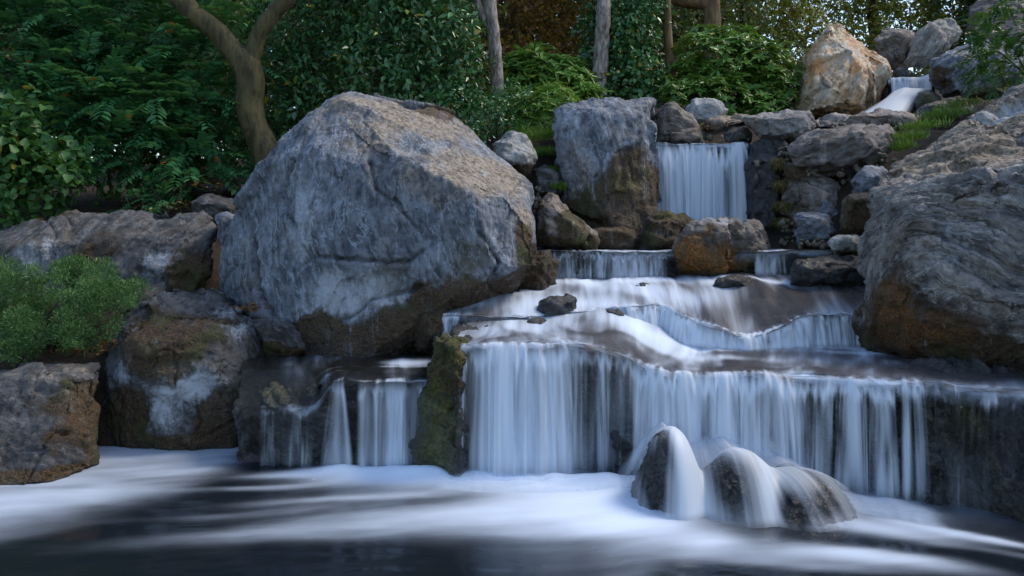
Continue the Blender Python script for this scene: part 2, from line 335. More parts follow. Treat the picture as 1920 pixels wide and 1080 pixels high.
# right boulder
rock('massive grey boulder with wavy layers and orange algae at its foot, at the right edge',
     hulls=[[W(*p) for p in [(1618,440,6.9),(1640,362,7.0),(1662,322,7.3),(1702,292,7.9),(1760,262,8.2),(1860,205,8.5),(1925,160,8.6),(2150,60,8.6),(2500,150,7.5),(1622,560,6.75),(1620,640,6.9),(1700,655,6.3),
       (1920,690,5.85),(2250,760,5.3),(2500,700,5.8),(1700,400,6.3),(1800,360,6.1),(1900,330,5.9),(2100,300,5.6),(1690,540,6.15),(1850,560,5.65),(2100,600,5.2),(1650,680,7.5),(2400,600,8.5),(1800,500,8.6)]]],
     mat=STRAT, vox=.0155, sn=(.12, .28, .95), sfreq=13, strata=1.15, warp=1.0, amp=1.0, facet=1.6, chips=4, seed=8, wl=.76, wh=.24,
     blobs=[('orange',1680,585,6.4,80,75,.85),('orange',1770,610,6.1,90,45,.75),('moss',1740,640,6.1,140,40,.95),('moss',1650,640,6.6,50,40,.9),('tan',1780,310,7.4,170,80,.9),('tan',1880,250,8.0,160,90,.85),('tan',1720,480,6.1,60,110,.4),('tan',1850,520,5.8,120,60,.35),('white',1880,225,8.3,70,30,.5),('white',1770,470,6.1,60,60,.25)])
rock('long dark grey flat-ridged boulder at the left edge, below the broad leaved shrub',
     hulls=[[W(*p) for p in [(-120,470,8.2),(0,436,8.2),(48,402,8.4),(120,400,8.5),(290,392,8.6),(385,398,8.5),(412,420,8.3),(415,500,8.0),(400,560,7.9),(250,590,7.6),(0,590,7.7),(-150,620,7.8),
       (60,460,7.9),(200,450,7.9),(340,440,8.0),(-100,600,9),(300,560,9.2),(60,430,9.2)]]], mat=DGREY, sn=(.8,.1,-.55), sfreq=8, strata=1.3, amp=.8, chips=5, seed=14, tan_up=0.,
     blobs=[('white',300,500,7.8,60,40,.35),('white',60,480,7.8,60,40,.32),('moss',180,470,7.9,60,60,.5),('moss',360,520,7.9,60,60,.65),('moss',90,400,8.4,90,12,.4)])
rock('rounded boulder half covered with brown moss and white lichen, left of the lowest ledge',
     hulls=[[W(*p) for p in [(190,650,6.9),(210,600,7.0),(260,555,7.1),(330,537,7.2),(400,538,7.2),(450,565,7.1),(490,620,7.0),(500,670,6.9),(240,620,6.6),(330,590,6.6),(420,610,6.6),
       (195,740,6.75),(195,835,6.65),(200,875,6.6),(320,870,6.45),(440,860,6.5),(300,700,6.35),(400,690,6.4),(460,760,6.5),(480,870,6.9),(230,700,7.9),(450,650,7.9),(300,860,7.9)]]],
     mat=DGREY, vox=.015, sn=(.3,.2,.9), sfreq=6, strata=.4, amp=.7, chips=3, seed=21, wl=.0, wh=.17, rough=1.6,
     blobs=[('moss',320,640,6.6,110,75,.9),('moss',240,780,6.5,60,70,.7),('moss',420,790,6.5,60,70,.9),('white',350,725,6.35,75,50,.62),('white',310,780,6.4,40,50,.55),('white',430,600,6.8,70,50,.45),('white',230,700,6.6,30,30,.5),('wet',440,720,6.6,50,90,.7),('wet',480,760,6.6,50,120,.7)])
rock('flat-topped square boulder at the left edge of the pool, in front of the low conifer',
     hulls=[[W(*p) for p in [(-140,695,6.5),(0,687,6.55),(120,678,6.6),(188,678,6.6),(196,700,6.4),(190,800,6.2),(182,872,6.05),(100,740,6.0),(-120,760,5.9),(110,905,5.62),(0,915,5.6),(-140,925,5.5),(170,700,6.3),(120,700,6.1),
       (-140,700,7.2),(180,690,7.1),(170,840,7.0),(-140,860,7.0)]]], mat=DGREY, vox=.0145, sn=(.2,.3,.95), sfreq=5, strata=.35, amp=.5, chips=2, seed=27, wl=0, wh=.1,
     blobs=[('moss',150,790,6.1,45,90,.7),('moss',60,760,5.9,50,50,.3),('white',10,745,5.9,18,18,.5),('tan',80,700,6.2,130,12,.4)])
rock('small angular grey rock at the foot of the huge boulder, beside the mossy round one', outline=[(470,600),(520,588),(565,620),(580,660),(540,680),(490,665)], D=6.85, t=.4, mat=DGREY, wl=.7, wh=.12, seed=31)
rock('low dark slab in the soil left of the huge boulder, lower of two', outline=[(358,378),(380,368),(440,368),(450,400),(440,420),(360,410)], D=9.2, t=.6, mat=DGREY, seed=32, name='stone_slab', cat='stone slab')
rock('low dark slab left of the huge boulder, upper of the two under the leaning trunk', outline=[(345,336),(380,330),(445,332),(452,355),(440,368),(350,362)], D=10.1, t=.7, mat=DGREY, seed=33, blobs=[('moss',400,335,10,70,14,.8)], name='stone_slab', cat='stone slab')
rock('small grey rock wedged between the long left boulder and the huge one', outline=[(405,405),(425,396),(450,410),(450,460),(425,490),(408,450)], D=8.0, t=.5, mat=GREY, seed=34)
# middle and upper rocks
rock('upright square boulder with brown mossy foot, left of the middle waterfall',
     hulls=[[W(*p) for p in [(1031,200,9.5),(1060,190,9.4),(1140,195,9.3),(1215,185,9.4),(1225,190,9.5),(1228,270,9.35),(1236,400,9.2),(1225,470,9.1),(1045,215,9.1),(1140,215,9.0),(1210,212,9.05),(1034,330,9.4),(1060,400,9.2),(1085,440,9.1),
       (1090,300,8.95),(1180,330,8.9),(1160,450,8.85),(1040,200,10.4),(1220,195,10.4),(1230,450,10.3),(1050,420,10.3)]]], mat=GREY, sn=(.95,.1,.1), sfreq=7, strata=.7, amp=.7, chips=2, seed=41,
     blobs=[('moss',1180,380,9.0,90,110,.95),('moss',1110,430,9.0,80,60,.95),('white',1060,230,9.2,50,30,.35),('tan',1090,330,9.0,40,90,.45),('green',1175,345,8.9,40,20,.5),('wet',1170,430,9.0,90,40,.5)])
rock('small pale grey angular rock on the shoulder behind the huge boulder', outline=[(918,270),(962,248),(985,255),(1010,285),(1000,318),(975,335),(930,310)], D=9.0, t=.7, mat=rock_mat((.14,.14,.13),(.40,.39,.37),(.3,.26,.2),.3), seed=42, blobs=[('moss',985,320,8.9,30,20,.8)])
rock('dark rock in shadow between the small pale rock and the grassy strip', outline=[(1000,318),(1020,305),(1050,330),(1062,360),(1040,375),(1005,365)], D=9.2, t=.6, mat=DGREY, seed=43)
rock('brown slanting slab leaning from the huge boulder towards the upper ledge', outline=[(1010,362),(1035,362),(1075,400),(1120,445),(1118,475),(1020,475),(1005,420)], D=8.5, t=.7, mat=WARM, seed=44, sn=(.6,.1,.75), wl=1.6, wh=.2, blobs=[('moss',1080,430,8.3,50,40,.85),('green',1095,455,8.3,30,14,.9)])
rock('flat mossy rock lying low at the foot of the upright square boulder', outline=[(1080,440),(1130,425),(1190,428),(1215,450),(1200,475),(1100,478)], D=8.85, t=.5, mat=DGREY, seed=45, wl=1.6, wh=.5)
rock('dark mossy rounded rock below the middle waterfall, left of the orange one', outline=[(1200,440),(1215,408),(1245,397),(1285,398),(1307,415),(1300,470),(1205,475)], D=8.75, t=.6, mat=WETR, seed=46, chips=2, blobs=[('moss',1250,430,8.6,60,45,.98),('green',1250,402,8.6,50,12,.6)])
rock('grey peaked rock with orange algae below the middle waterfall',
     hulls=[from_outline([(1262,475),(1285,435),(1320,408),(1355,400),(1385,408),(1400,440),(1405,515),(1340,530),(1270,525)],8.2,.6), from_outline([(1370,430),(1400,414),(1430,425),(1447,455),(1440,510),(1380,520)],8.35,.5)],
     mat=WARM, seed=47, chips=4, vox=.014, wl=1.3, wh=.16, blobs=[('orange',1290,480,8.0,40,40,.95),('orange',1375,490,8.0,55,32,.9),('orange',1330,430,8.0,12,20,.6),('moss',1420,505,8.1,40,20,.8),('white',1350,410,8.1,40,16,.4)])
rock('brown and grey rock at the top left of the middle waterfall rim', outline=[(1228,215),(1245,192),(1262,183),(1290,205),(1310,235),(1325,262),(1290,272),(1228,270)], D=10.0, t=.7, mat=WARM, seed=48)
rock('smooth pale grey rounded rock behind the brown one above the middle waterfall', outline=[(1280,200),(1300,183),(1340,184),(1368,205),(1360,230),(1320,238),(1285,230)], D=10.5, t=.6, mat=rock_mat((.16,.17,.18),(.36,.37,.38),(.3,.28,.24),.2), seed=49, chips=2, strata=.2)
rock('small low tan stone on the rim of the middle waterfall', outline=[(1252,255),(1275,238),(1305,240),(1322,256),(1315,268),(1258,268)], D=9.75, t=.35, mat=WARM, seed=50, chips=2)
rock('flat tan slab on the upper rim with a dark gap under it', outline=[(1322,222),(1350,215),(1420,216),(1428,232),(1390,240),(1330,244)], D=10.0, t=.7, mat=WARM, seed=51, name='stone_slab', cat='stone slab', tan_up=.7)
rock('small dark brown rock tucked below the flat tan slab', outline=[(1355,250),(1370,237),(1400,234),(1412,248),(1408,268),(1360,268)], D=9.8, t=.4, mat=DGREY, seed=52, blobs=[('green',1408,250,9.7,10,10,.9)])
rock('blocky grey slab with brown cracks over the right end of the middle waterfall', outline=[(1398,222),(1430,212),(1480,206),(1530,208),(1538,240),(1500,262),(1460,280),(1420,262)], D=9.55, t=.9, mat=rock_mat((.085,.085,.085),(.26,.26,.26),(.24,.17,.1),.6), seed=53, sn=(.3,.1,.9), name='stone_slab', cat='stone slab')
rock('long flat pinkish slab at the foot of the golden boulder', outline=[(1515,222),(1600,214),(1700,212),(1728,220),(1725,238),(1600,245),(1520,240)], D=10.4, t=.9, mat=rock_mat((.12,.10,.09),(.32,.28,.26),(.3,.2,.15),.4), seed=54, name='stone_slab', cat='stone slab')
rock('dark brownish boulder with a sloping top, above the hanging grass', outline=[(1478,275),(1530,245),(1600,230),(1670,232),(1684,262),(1650,310),(1600,325),(1500,330)], D=9.0, t=1.0, mat=rock_mat((.07,.065,.06),(.21,.19,.18),(.19,.13,.09),.5), seed=55, sn=(.3,.1,-.9), amp=.8)
rock('dark wet rock wall right of the middle waterfall', outline=[(1396,262),(1440,258),(1475,275),(1482,350),(1470,460),(1420,470),(1392,430)], D=9.45, t=.8, mat=WETR, seed=56, sn=(.7,.1,.5), wet=.5, front=.45, name='rock_wall', cat='rock wall')
rock('brown pitted rock behind the hanging grass, under the sloping boulder', outline=[(1468,300),(1500,315),(1575,340),(1590,380),(1560,420),(1510,425),(1465,400)], D=9.0, t=.8, mat=WARM, seed=57, blobs=[('moss',1500,320,8.8,40,20,.7)])
rock('pale grey wedge rock between the sloping boulder and the massive right one', outline=[(1590,340),(1620,312),(1655,310),(1680,340),(1660,380),(1610,385)], D=8.3, t=.7, mat=GREY, seed=58)
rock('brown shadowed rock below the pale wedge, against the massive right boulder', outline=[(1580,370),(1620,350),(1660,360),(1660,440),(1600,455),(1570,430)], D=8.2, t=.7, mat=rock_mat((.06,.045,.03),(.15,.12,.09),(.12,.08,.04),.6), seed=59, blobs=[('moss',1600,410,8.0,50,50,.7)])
rock('small blocky pale grey rock standing right of the orange one', outline=[(1487,402),(1520,398),(1560,402),(1582,440),(1560,460),(1492,462)], D=8.5, t=.5, mat=GREY, seed=60)
rock('narrow grey stone above the small blocky pale rock', outline=[(1535,385),(1550,372),(1572,395),(1582,430),(1560,440),(1540,420)], D=8.7, t=.4, mat=GREY, seed=61)
rock('low whitish stone against the left side of the massive right boulder', outline=[(1548,455),(1570,440),(1610,440),(1625,460),(1615,482),(1560,482)], D=8.0, t=.4, mat=rock_mat((.16,.17,.17),(.40,.41,.40),(.26,.24,.14),.4), seed=62, blobs=[('moss',1590,475,7.9,30,8,.8)])
rock('low wet black ledge rock between the small right cascade and the massive boulder', outline=[(1470,505),(1490,488),(1550,482),(1620,484),(1650,505),(1640,540),(1480,540)], D=7.75, t=.7, mat=WETR, seed=63, wet=.7)
rock('golden orange boulder with a pointed top beside the upper waterfall',
     hulls=[[W(*p) for p in [(1487,215),(1490,150),(1500,110),(1520,75),(1555,42),(1575,42),(1600,70),(1640,90),(1665,110),(1675,140),(1660,190),(1640,222)] for p in [(p[0],p[1],12.0)]]+
            [W(*p) for p in [(1555,60,11.6),(1530,120,11.3),(1560,160,11.15),(1620,120,11.35),(1600,190,11.2),(1520,210,11.3),(1640,160,11.5),(1500,220,13),(1650,215,13),(1570,60,12.8),(1650,110,12.9),(1500,120,12.8)]]],
     mat=GOLD, seed=64, sn=(.8,.2,-.5), sfreq=6, amp=.95, chips=3, vox=.019, blobs=[('white',1600,90,11.6,60,40,.3),('white',1545,165,11.2,25,25,.35),('moss',1560,222,11.2,70,16,.95),('moss',1640,170,11.5,25,50,.95)])
rock('brownish grey rock directly behind the golden boulder', outline=[(1632,75),(1650,55),(1700,50),(1722,70),(1720,120),(1690,135),(1640,120)], D=12.9, t=.9, mat=WARM, seed=65)
rock('tall leaning grey slab right of the upper waterfall rim', outline=[(1692,118),(1715,70),(1748,34),(1775,32),(1808,45),(1805,65),(1760,100),(1735,132),(1705,132)], D=12.4, t=.6, mat=rock_mat((.12,.12,.11),(.30,.29,.27),(.22,.18,.13),.35), seed=66, sn=(.75,.1,-.6), strata=1.2)
rock('sloping blue-grey boulder with dark moss, right of the upper waterfall', outline=[(1745,120),(1770,95),(1840,72),(1920,80),(1960,130),(1930,175),(1830,190),(1765,188),(1750,160)], D=11.4, t=1.2, mat=GREY, seed=67, sn=(.6,.1,-.6), blobs=[('moss',1765,160,11.2,22,45,.95),('moss',1840,180,11,60,20,.6)])
rock('rough brown grey boulder at the upper right, behind the drooping shrub', outline=[(1808,60),(1815,15),(1850,-10),(1920,-15),(1990,30),(1990,110),(1820,110)], D=13.2, t=1.2, mat=WARM, seed=68)
rock('small black mossy rock at the foot of the upper waterfall', outline=[(1712,200),(1722,172),(1745,165),(1764,185),(1765,208),(1725,214)], D=11.2, t=.4, mat=WETR, seed=69, wet=.5, blobs=[('green',1745,180,11,20,15,.6)])
rock('low grey rock with lichen between the upper waterfall and the grass', outline=[(1712,212),(1740,192),(1790,186),(1828,192),(1835,212),(1790,226),(1730,228)], D=10.5, t=.7, mat=DGREY, seed=70, tan_up=.5)
rock('small dark stone behind the upper waterfall rim, first one left', outline=[(1672,142),(1680,126),(1700,124),(1708,136),(1700,148),(1676,150)], D=12.3, t=.3, mat=WETR, seed=71, wet=.5, name='stone', cat='stone')
rock('dark brown mossy wet rock left of the topmost short cascade', outline=[(900,585),(935,530),(985,490),(1030,468),(1048,490),(1042,545),(1000,585)], D=7.75, t=.8, mat=WETR, seed=84, wl=1.2, wh=.6, wet=.3, blobs=[('orange',1000,510,7.5,50,40,.35)])
rock('dark brown mossy rock between the huge boulder and the small slanting cascade', outline=[(775,665),(780,600),(800,568),(832,572),(838,620),(815,668)], D=6.9, t=.5, mat=WETR, seed=85, wl=.7, wh=.6, wet=.3)
# stones in the stream
rock('rough dark wet stone in the rapids, left part of the second ledge', outline=[(1000,590),(1020,562),(1050,553),(1085,556),(1090,580),(1060,608),(1010,612)], D=6.95, t=.4, mat=WETR, seed=75, wet=.6, name='wet_stone', cat='stone')
rock('low dark wet stone just below the rough one in the rapids', outline=[(965,622),(985,602),(1020,598),(1035,612),(1030,640),(975,645)], D=6.7, t=.3, mat=WETR, seed=76, wet=.6, name='wet_stone', cat='stone')
rock('tiny dark stone poking out of the foam below the top cascade', outline=[(1184,545),(1192,531),(1208,527),(1222,538),(1222,552),(1190,554)], D=7.6, t=.22, mat=WETR, seed=77, wet=.8, name='wet_stone', cat='stone')
rock('thin flat dark stone awash in the foam in front of the orange rock', outline=[(1330,538),(1345,520),(1380,514),(1410,520),(1412,536),(1350,548)], D=7.7, t=.3, mat=WETR, seed=78, wet=.8, name='wet_stone', cat='stone')
rock('mossy upright rock with a yellow-green crown dividing the lower waterfalls',
     hulls=[[W(*p) for p in [(815,640,5.95),(830,626,6.0),(885,624,6.05),(892,635,6.0),(812,720,5.85),(808,690,5.9),(860,700,5.7),(850,650,5.75),(785,780,5.86),(772,905,5.83),(864,905,5.66),(775,960,5.83),(862,960,5.68),(864,760,5.66),(880,700,5.9),(860,900,6.0),(870,640,6.6),(815,660,6.6),(800,900,6.5)]]],
     mat=WETR, seed=79, vox=.0125, chips=2, rough=2, blobs=[('moss',840,680,5.8,60,70,.9),('green',840,640,5.85,60,50,.95),('green',815,800,5.8,40,100,.9),('orange',830,650,5.8,14,30,.5),('wet',830,860,5.8,60,90,.7)])
rock('dark hump of rock showing through thin water at the lip between two curtains', outline=[(1075,700),(1090,668),(1130,655),(1175,665),(1200,700),(1195,730),(1085,735)], D=6.1, t=.6, mat=WETR, seed=88, wet=.7, front=.3, name='wet_stone', cat='stone')
rock('small dark stone in the rapids right of the rough one', outline=[(1120,592),(1135,580),(1160,579),(1172,592),(1165,604),(1125,604)], D=7.0, t=.25, mat=WETR, seed=89, wet=.8, name='wet_stone', cat='stone')
# pool rocks
BUMPS = [(1246, 5.30, .50, .26, .38, .3), (1384, 5.19, .38, .30, .36, 0.), (1512, 5.14, .27, .38, .36, -.3)]   # px, D, height, rx, ry, lean
def bump_h(X, Y, b, k=1.):
    cx = (b[0]-960)/FPX*b[1]; u = (X-cx)/(b[3]*k); v = (Y-b[1])/(b[4]*k)
    u = u-b[5]*np.clip(1-np.abs(u), 0, 1)*.6
    r = np.sqrt(u*u+v*v); return b[2]*(1-np.clip(r, 0, 1.6)**2.3), u, v
def bump_pts(b):
    P = []
    for t in (0, .3, .55, .75, .9, 1.0):
        for q in range(12):
            th = q*math.pi/6; r = t*.90; u = r*math.cos(th); v = r*math.sin(th); lx = u+b[5]*max(0, 1-abs(u))*.6
            P.append(np.array(((b[0]-960)/FPX*b[1]+lx*b[3], b[1]+v*b[4], b[2]*.93*(1-t**2.3)-.0)))
            if t == 1.: P.append(P[-1]-np.array((0, 0, .2)))
    return P
PRK = dict(mat=WETR, wet=1.0, rough=2.6, amp=.7, vox=.010, chips=1, strata=.4, facet=.25)
rock('dark wrinkled rock under the veil of water, left one of the three in the pool', hulls=[bump_pts(BUMPS[0])], seed=81, **PRK)
rock('dark rounded rock under the veil of water, middle one of the three in the pool', hulls=[bump_pts(BUMPS[1])], seed=82, **PRK)
rock('dark low wet rock sloping to the right, rightmost of the three in the pool', hulls=[bump_pts(BUMPS[2])], seed=83, **PRK)
# ledges
def box(pts_front_top, D_back, zb, fout=0., zback=None):
    P = []
    for (px, D, z) in pts_front_top:
        P.append(G(px, D, z)); P.append(G(px, D-fout, zb)); k = (px-960)/FPX
        P.append(np.array((k*D, D_back, (zback if zback is not None else z)))); P.append(np.array((k*D, D_back, zb)))
    return P
LK = dict(mat=WETR, wet=.75, chips=0, rough=1.8, name='rock_ledge', cat='rock ledge', vox=.016)
rock('low wet ledge block with a broken top at the far left of the falls', hulls=[[G(440,6.15,.41),G(600,6.05,.41),G(455,6.58,.63),G(650,6.42,.62),G(440,6.12,-.3),G(600,6.0,-.3),G(450,7.4,.66),G(650,7.4,.66),G(450,7.4,-.3),G(650,7.4,-.3),G(640,6.1,.58),G(640,6.1,-.3)]], seed=91, facet=.2, blobs=[('green',520,720,6.3,120,40,.35),('moss',470,830,6,40,60,.5)], **LK)
rock('dark mossy rock ledge behind the thin left waterfall', hulls=[box([(590,6.08,.63),(700,6.05,.64),(850,6.05,.64)],7.2,-.3,0)], seed=92, blobs=[('green',620,690,6.1,60,30,.6),('green',760,850,6,90,60,.6)], **LK)
rock('thick rock ledge behind the wide bluish curtain of water', hulls=[box([(850,5.98,.88),(1060,5.95,.90),(1180,5.92,.85)],7.1,-.3,0,.98)], seed=93, **LK)
rock('wide rock ledge behind the long right curtain of water', hulls=[box([(1150,5.92,.69),(1480,5.8,.69),(1760,5.5,.69)],7.2,-.3,.12), box([(1480,5.85,.6),(1760,5.45,.6)],6.5,-.3,.35)], seed=94, blobs=[('green',1640,840,5.2,40,60,.8)], **LK)
rock('dark glistening rock ledge with trickles at the right edge of the pool', hulls=[box([(1730,5.45,.71),(1900,5.15,.71),(2300,4.6,.71)],6.6,-.4,.42)], seed=95, amp=1.3, sn=(.9,.2,.1), strata=1.4,
     blobs=[('moss',1850,800,4.9,120,120,.5),('green',1800,760,5.1,60,80,.6),('green',1880,900,4.8,50,80,.5)], **{**LK, 'wet': .8, 'rough': 3.2})
rock('middle rock step under the second row of cascades', hulls=[box([(815,6.98,.97),(1000,6.98,.98),(1230,7.25,1.02)],8.1,.2,.03,1.16), box([(1230,7.25,1.04),(1330,7.05,.90),(1400,6.9,.82)],8.1,.2,.0,1.15), box([(1400,6.9,.82),(1440,7.0,.92),(1490,7.05,1.02)],8.1,.2,.0,1.15), box([(1480,7.05,.99),(1760,7.05,.97)],8.1,.2,.0,1.15)], seed=96, **LK)
rock('upper rock step under the short topmost cascade of the stream', hulls=[box([(1000,8.28,1.53),(1300,8.3,1.53),(1640,8.3,1.53)],9.7,.7,.03)], seed=97, **LK)
rock('rock face behind the middle waterfall', hulls=[box([(1215,9.72,2.76),(1440,9.7,2.76)],10.8,1.2,.02)], seed=98, **LK)
rock('rock step under the upper waterfall', hulls=[box([(1660,12.1,4.02),(1760,12.0,4.02)],13,3.2,.02), box([(1600,11.5,3.35),(1740,11.4,3.4)],12.6,3.0,.1)], seed=99, **LK)

# ------------------------------------------------------------------ still and running water
def grid_faces(nu, nv):
    i = np.arange((nu-1)*(nv-1)); r = i//(nu-1); c = i % (nu-1); q = r*nu+c
    return np.stack([q, q+1, q+nu+1, q+nu], 1)
def set_uv(o, UV):
    uvl = o.data.uv_layers.new(name='UVMap'); li = np.empty(len(o.data.loops), np.int32); o.data.loops.foreach_get('vertex_index', li)
    uvl.data.foreach_set('uv', UV[li].astype(np.float32).ravel())
def pix(V): return 960+V[:, 0]/V[:, 1]*FPX, HOR-(V[:, 2]-CAMZ)/V[:, 1]*FPX
def strokes(X, Y, lst):
    """soft elongated foam streaks lying on the water: (x, y, half length, half width, heading, strength) in metres"""
    f = np.zeros_like(X)
    for (x, y, L, wd, ang, s) in lst:
        ca, sa = math.cos(ang), math.sin(ang); u = (X-x)*ca+(Y-y)*sa; v = -(X-x)*sa+(Y-y)*ca
        f = f+s*np.exp(-(u/L)**2-(v/wd)**2)
    return f
def pool():
    ux = np.linspace(-5.5, 5.5, 440); uy = np.linspace(1.2, 8.2, 320); X, Y = np.meshgrid(ux, uy); X = X.ravel(); Y = Y.ravel()
    V0 = np.stack([X, Y, 0*X], 1)
    wx = X+.12*fbm(V0*(.6, .6, 0), 2, 4); wy = Y+.10*fbm(V0*(.5, .8, 0), 2, 7)
    f = np.zeros_like(X)
    # foam fed by each fall: base line points in (px, py) on the water
    def g(px, py): D = CAMZ*FPX/(py-HOR); return (px-960)/FPX*D, D
    def add(px, py, L, wd, ang, s):
        nonlocal f; x, y = g(px, py); f = f+strokes(wx, wy, [(x, y, L, wd, math.radians(ang), s)])
    # white apron below the thick curtain, fading towards the dark water
    add(960,905,.95,.22,0,.75); add(1080,935,.6,.38,0,.75); add(1000,985,.6,.30,5,.30); add(880,960,.9,.13,8,.32); add(1170,970,.35,.45,0,.4); add(760,898,.7,.13,3,.5); add(640,890,.6,.10,0,.6)
    add(800,985,1.0,.17,13,.26); add(600,1000,.9,.18,11,.22); add(420,965,.8,.07,11,.2); add(300,1020,.9,.13,13,.16); add(680,935,.8,.07,8,.38); add(500,915,.5,.05,6,.35); add(560,895,.4,.05,3,.3)
    x0, y0 = g(0, 960); x1, y1 = g(440, 862)
    d = (wx-x0)*(y1-y0)-(wy-y0)*(x1-x0); d = -d/math.hypot(x1-x0, y1-y0)
    curve = .22*np.exp(-((wx-g(230,900)[0])/.9)**2)
    sheet = sst(d+curve, -.62, .40)*(1-sst(wx, g(440,860)[0]-.15, g(440,860)[0]+.35))*(1-sst(wy, 6.5, 6.8)*.6)
    f = f+.66*sheet
    add(1170,985,.28,.22,0,.45); add(1300,1015,.25,.2,0,.6); add(1420,1045,.45,.16,0,.40); add(1560,1040,.4,.13,-12,.5); add(1640,990,.4,.12,-22,.65); add(1620,1045,.5,.12,-25,.4); add(1740,990,.3,.05,-30,.65); add(1830,1010,.3,.045,-28,.45)
    add(1150,1070,.5,.25,75,.2); add(1000,1060,.4,.3,80,.12); add(1500,1065,.6,.07,-10,.25); add(1760,1060,.4,.1,-25,.15); add(1900,1040,.5,.05,-25,.2)
    f = f+.20*np.exp(-((wy-5.2)/.6)**2)*sst(wx, -2.6, -.8)
    yb = np.interp(X, [-1.9, -1.3, -.42, .38, .9, 1.9, 2.3, 2.66], [6.0, 5.87, 5.74, 5.67, 5.58, 5.44, 5.26, 5.08]); bm_ = sst(X, -1.7, -1.2)*(1-sst(X, 2.4, 2.8))
    f = f+.5*np.exp(-((Y-yb)/.2)**2)*bm_
    f = f*(1+.30*fbm(np.stack([wx*.55+wy*.2, wy*3.2-wx*.6, 0*X], 1), 4, 21)); f = .92*(1-np.exp(-1.25*np.clip(f, 0, 3)))
    z = .010*fbm(V0*(.7, 1.6, 0), 3, 2)+f*.012+.004*fbm(V0*(2.5, 6, 0), 3, 9)
    z = z+np.exp(-((Y-yb)/.13)**2)*bm_*(.045+.05*perlin(np.stack([X*2.2, 0*X, 0*X], 1), 8)+.02*perlin(np.stack([X*7, 0*X, 0*X], 1), 9))
    V = np.stack([X, Y, z], 1)
    o = mesh_np('pool_water', V, grid_faces(440, 320), POOLM, loc=np.zeros(3)); set_uv(o, np.stack([wx*.9+wy*.35, wy*3.2-wx*.8], 1)*.9)
    vattr(o, 'foam', np.stack([f, f, f], 1)); tag(o, 'dark still pool water with drifting white foam', kind='structure')
pool()

def catmull(P, n):
    P = np.asarray(P, float); k = len(P); t = np.linspace(0, k-1, n); i = np.minimum(t.astype(int), k-2); f = (t-i)[:, None]
    a = P[np.maximum(i-1, 0)]; b = P[i]; c = P[i+1]; d = P[np.minimum(i+2, k-1)]
    return .5*((2*b)+(-a+c)*f+(2*a-5*b+4*c-d)*f**2+(-a+3*b-3*c+d)*f**3)
def dense(L, n=60): return [tuple(p) for p in catmull(np.array(L, float), n)]
def rimy(x): x = np.asarray(x, float); z = x*0; return .09*perlin(np.stack([x*2.3, z, z], 1), 3)+.03*perlin(np.stack([x*8, z, z], 1), 4)
def rimz(x): x = np.asarray(x, float); z = x*0; return .022*perlin(np.stack([x*3.1, z, z], 1), 5)+.009*perlin(np.stack([x*11, z, z], 1), 6)
def patch(label, rows, nu, nv, foam, base=.3, rip=.015, seed=0, lip=True):
    """running water: rows of (px, D, z) from the back to the rim"""
    if lip:
        l = rows[-1]; rows = rows+[[(p[0], p[1]-.022, p[2]-.008) for p in l], [(p[0], p[1]-.045, p[2]-.035) for p in l], [(p[0], p[1]-.06, p[2]-.08) for p in l], [(p[0], p[1]-.072, p[2]-.15) for p in l]]
    R = [catmull([G(*p) for p in (r if len(r) > 30 else dense(r))], nu) for r in rows]
    V = np.stack([catmull([r[j] for r in R], nv) for j in range(nu)], 1).reshape(-1, 3); nb = (len(rows)-4 if lip else len(rows)); rimf = np.repeat(np.linspace(0, 1, nv), nu)*(len(rows)-1)-(nb-1)   # index v*nu+u
    du = np.linalg.norm(np.diff(R[-1], axis=0), axis=1); U = np.concatenate([[0], np.cumsum(du)]); U = np.tile(U, nv)
    Vv = np.repeat(np.linspace(0, 1, nv)*np.linalg.norm(R[0].mean(0)-R[-1].mean(0)), nu)
    X, Y = V[:, 0], V[:, 1]; f = np.full(len(X), base)
    for (px, D, L, wd, ang, s) in foam: f = f+strokes(X, Y, [((px-960)/FPX*D, D, L, wd, math.radians(ang), s)])
    q = np.stack([U*3.2, Vv*2.3, U*0+seed], 1); hump = np.abs(fbm(np.stack([U*1.9, Vv*2.6, U*0+seed], 1), 2, seed+9)); V[:, 2] += rip*(fbm(q, 3, seed)+1.6*(.3-hump))*np.clip(1-.8*sst(rimf, -1., 0.), 0, 1)
    if lip: wv_ = sst(rimf, -1.2, 0.); V[:, 1] += rimy(X)*wv_; V[:, 2] += rimz(X)*wv_
    f = f*.9+.7*sst(hump, 0., .35)*base+(.08 if base > .1 else 0)*lip*np.exp(-((rimf-1)/1.2)**2)
    f = np.clip(f+.28*fbm(np.stack([U*2.2, Vv*1.5, U*0], 1), 4, seed+3), 0, 1.1); f = .70*(1-np.exp(-1.6*f))/(1-math.exp(-1.6)) if lip else f
    o = mesh_np('stream_water', V, grid_faces(nu, nv), STREAM if base > .1 else STREAMD); set_uv(o, np.stack([U, Vv], 1)); ri = np.repeat(np.linspace(0, 1, nv), nu)*(len(rows)-1); al = 1-sst(ri, len(rows)-4.2, len(rows)-1.2) if lip else f*0+1
    vattr(o, 'foam', np.stack([f, al, f], 1))
    return tag(o, label, kind='structure')
RT3 = [(990,8.2,1.575),(1120,8.2,1.575),(1260,8.2,1.575),(1400,8.2,1.575),(1480,8.15,1.575),(1660,8.15,1.575)]
patch('thin sheet of water on the top step', [[(p[0],9.9,1.59) for p in RT3],[(p[0],9.0,1.58) for p in RT3],RT3], 120, 40, [(1150,8.4,1.2,.15,0,.2)], .15, .004)
patch('water at the rim of the middle waterfall', [[(1200,11,2.83),(1420,11,2.83)],[(1200,10.2,2.83),(1420,10.2,2.83)],[(1226,9.6,2.83),(1405,9.6,2.83)]], 60, 30, [], .4, .004)
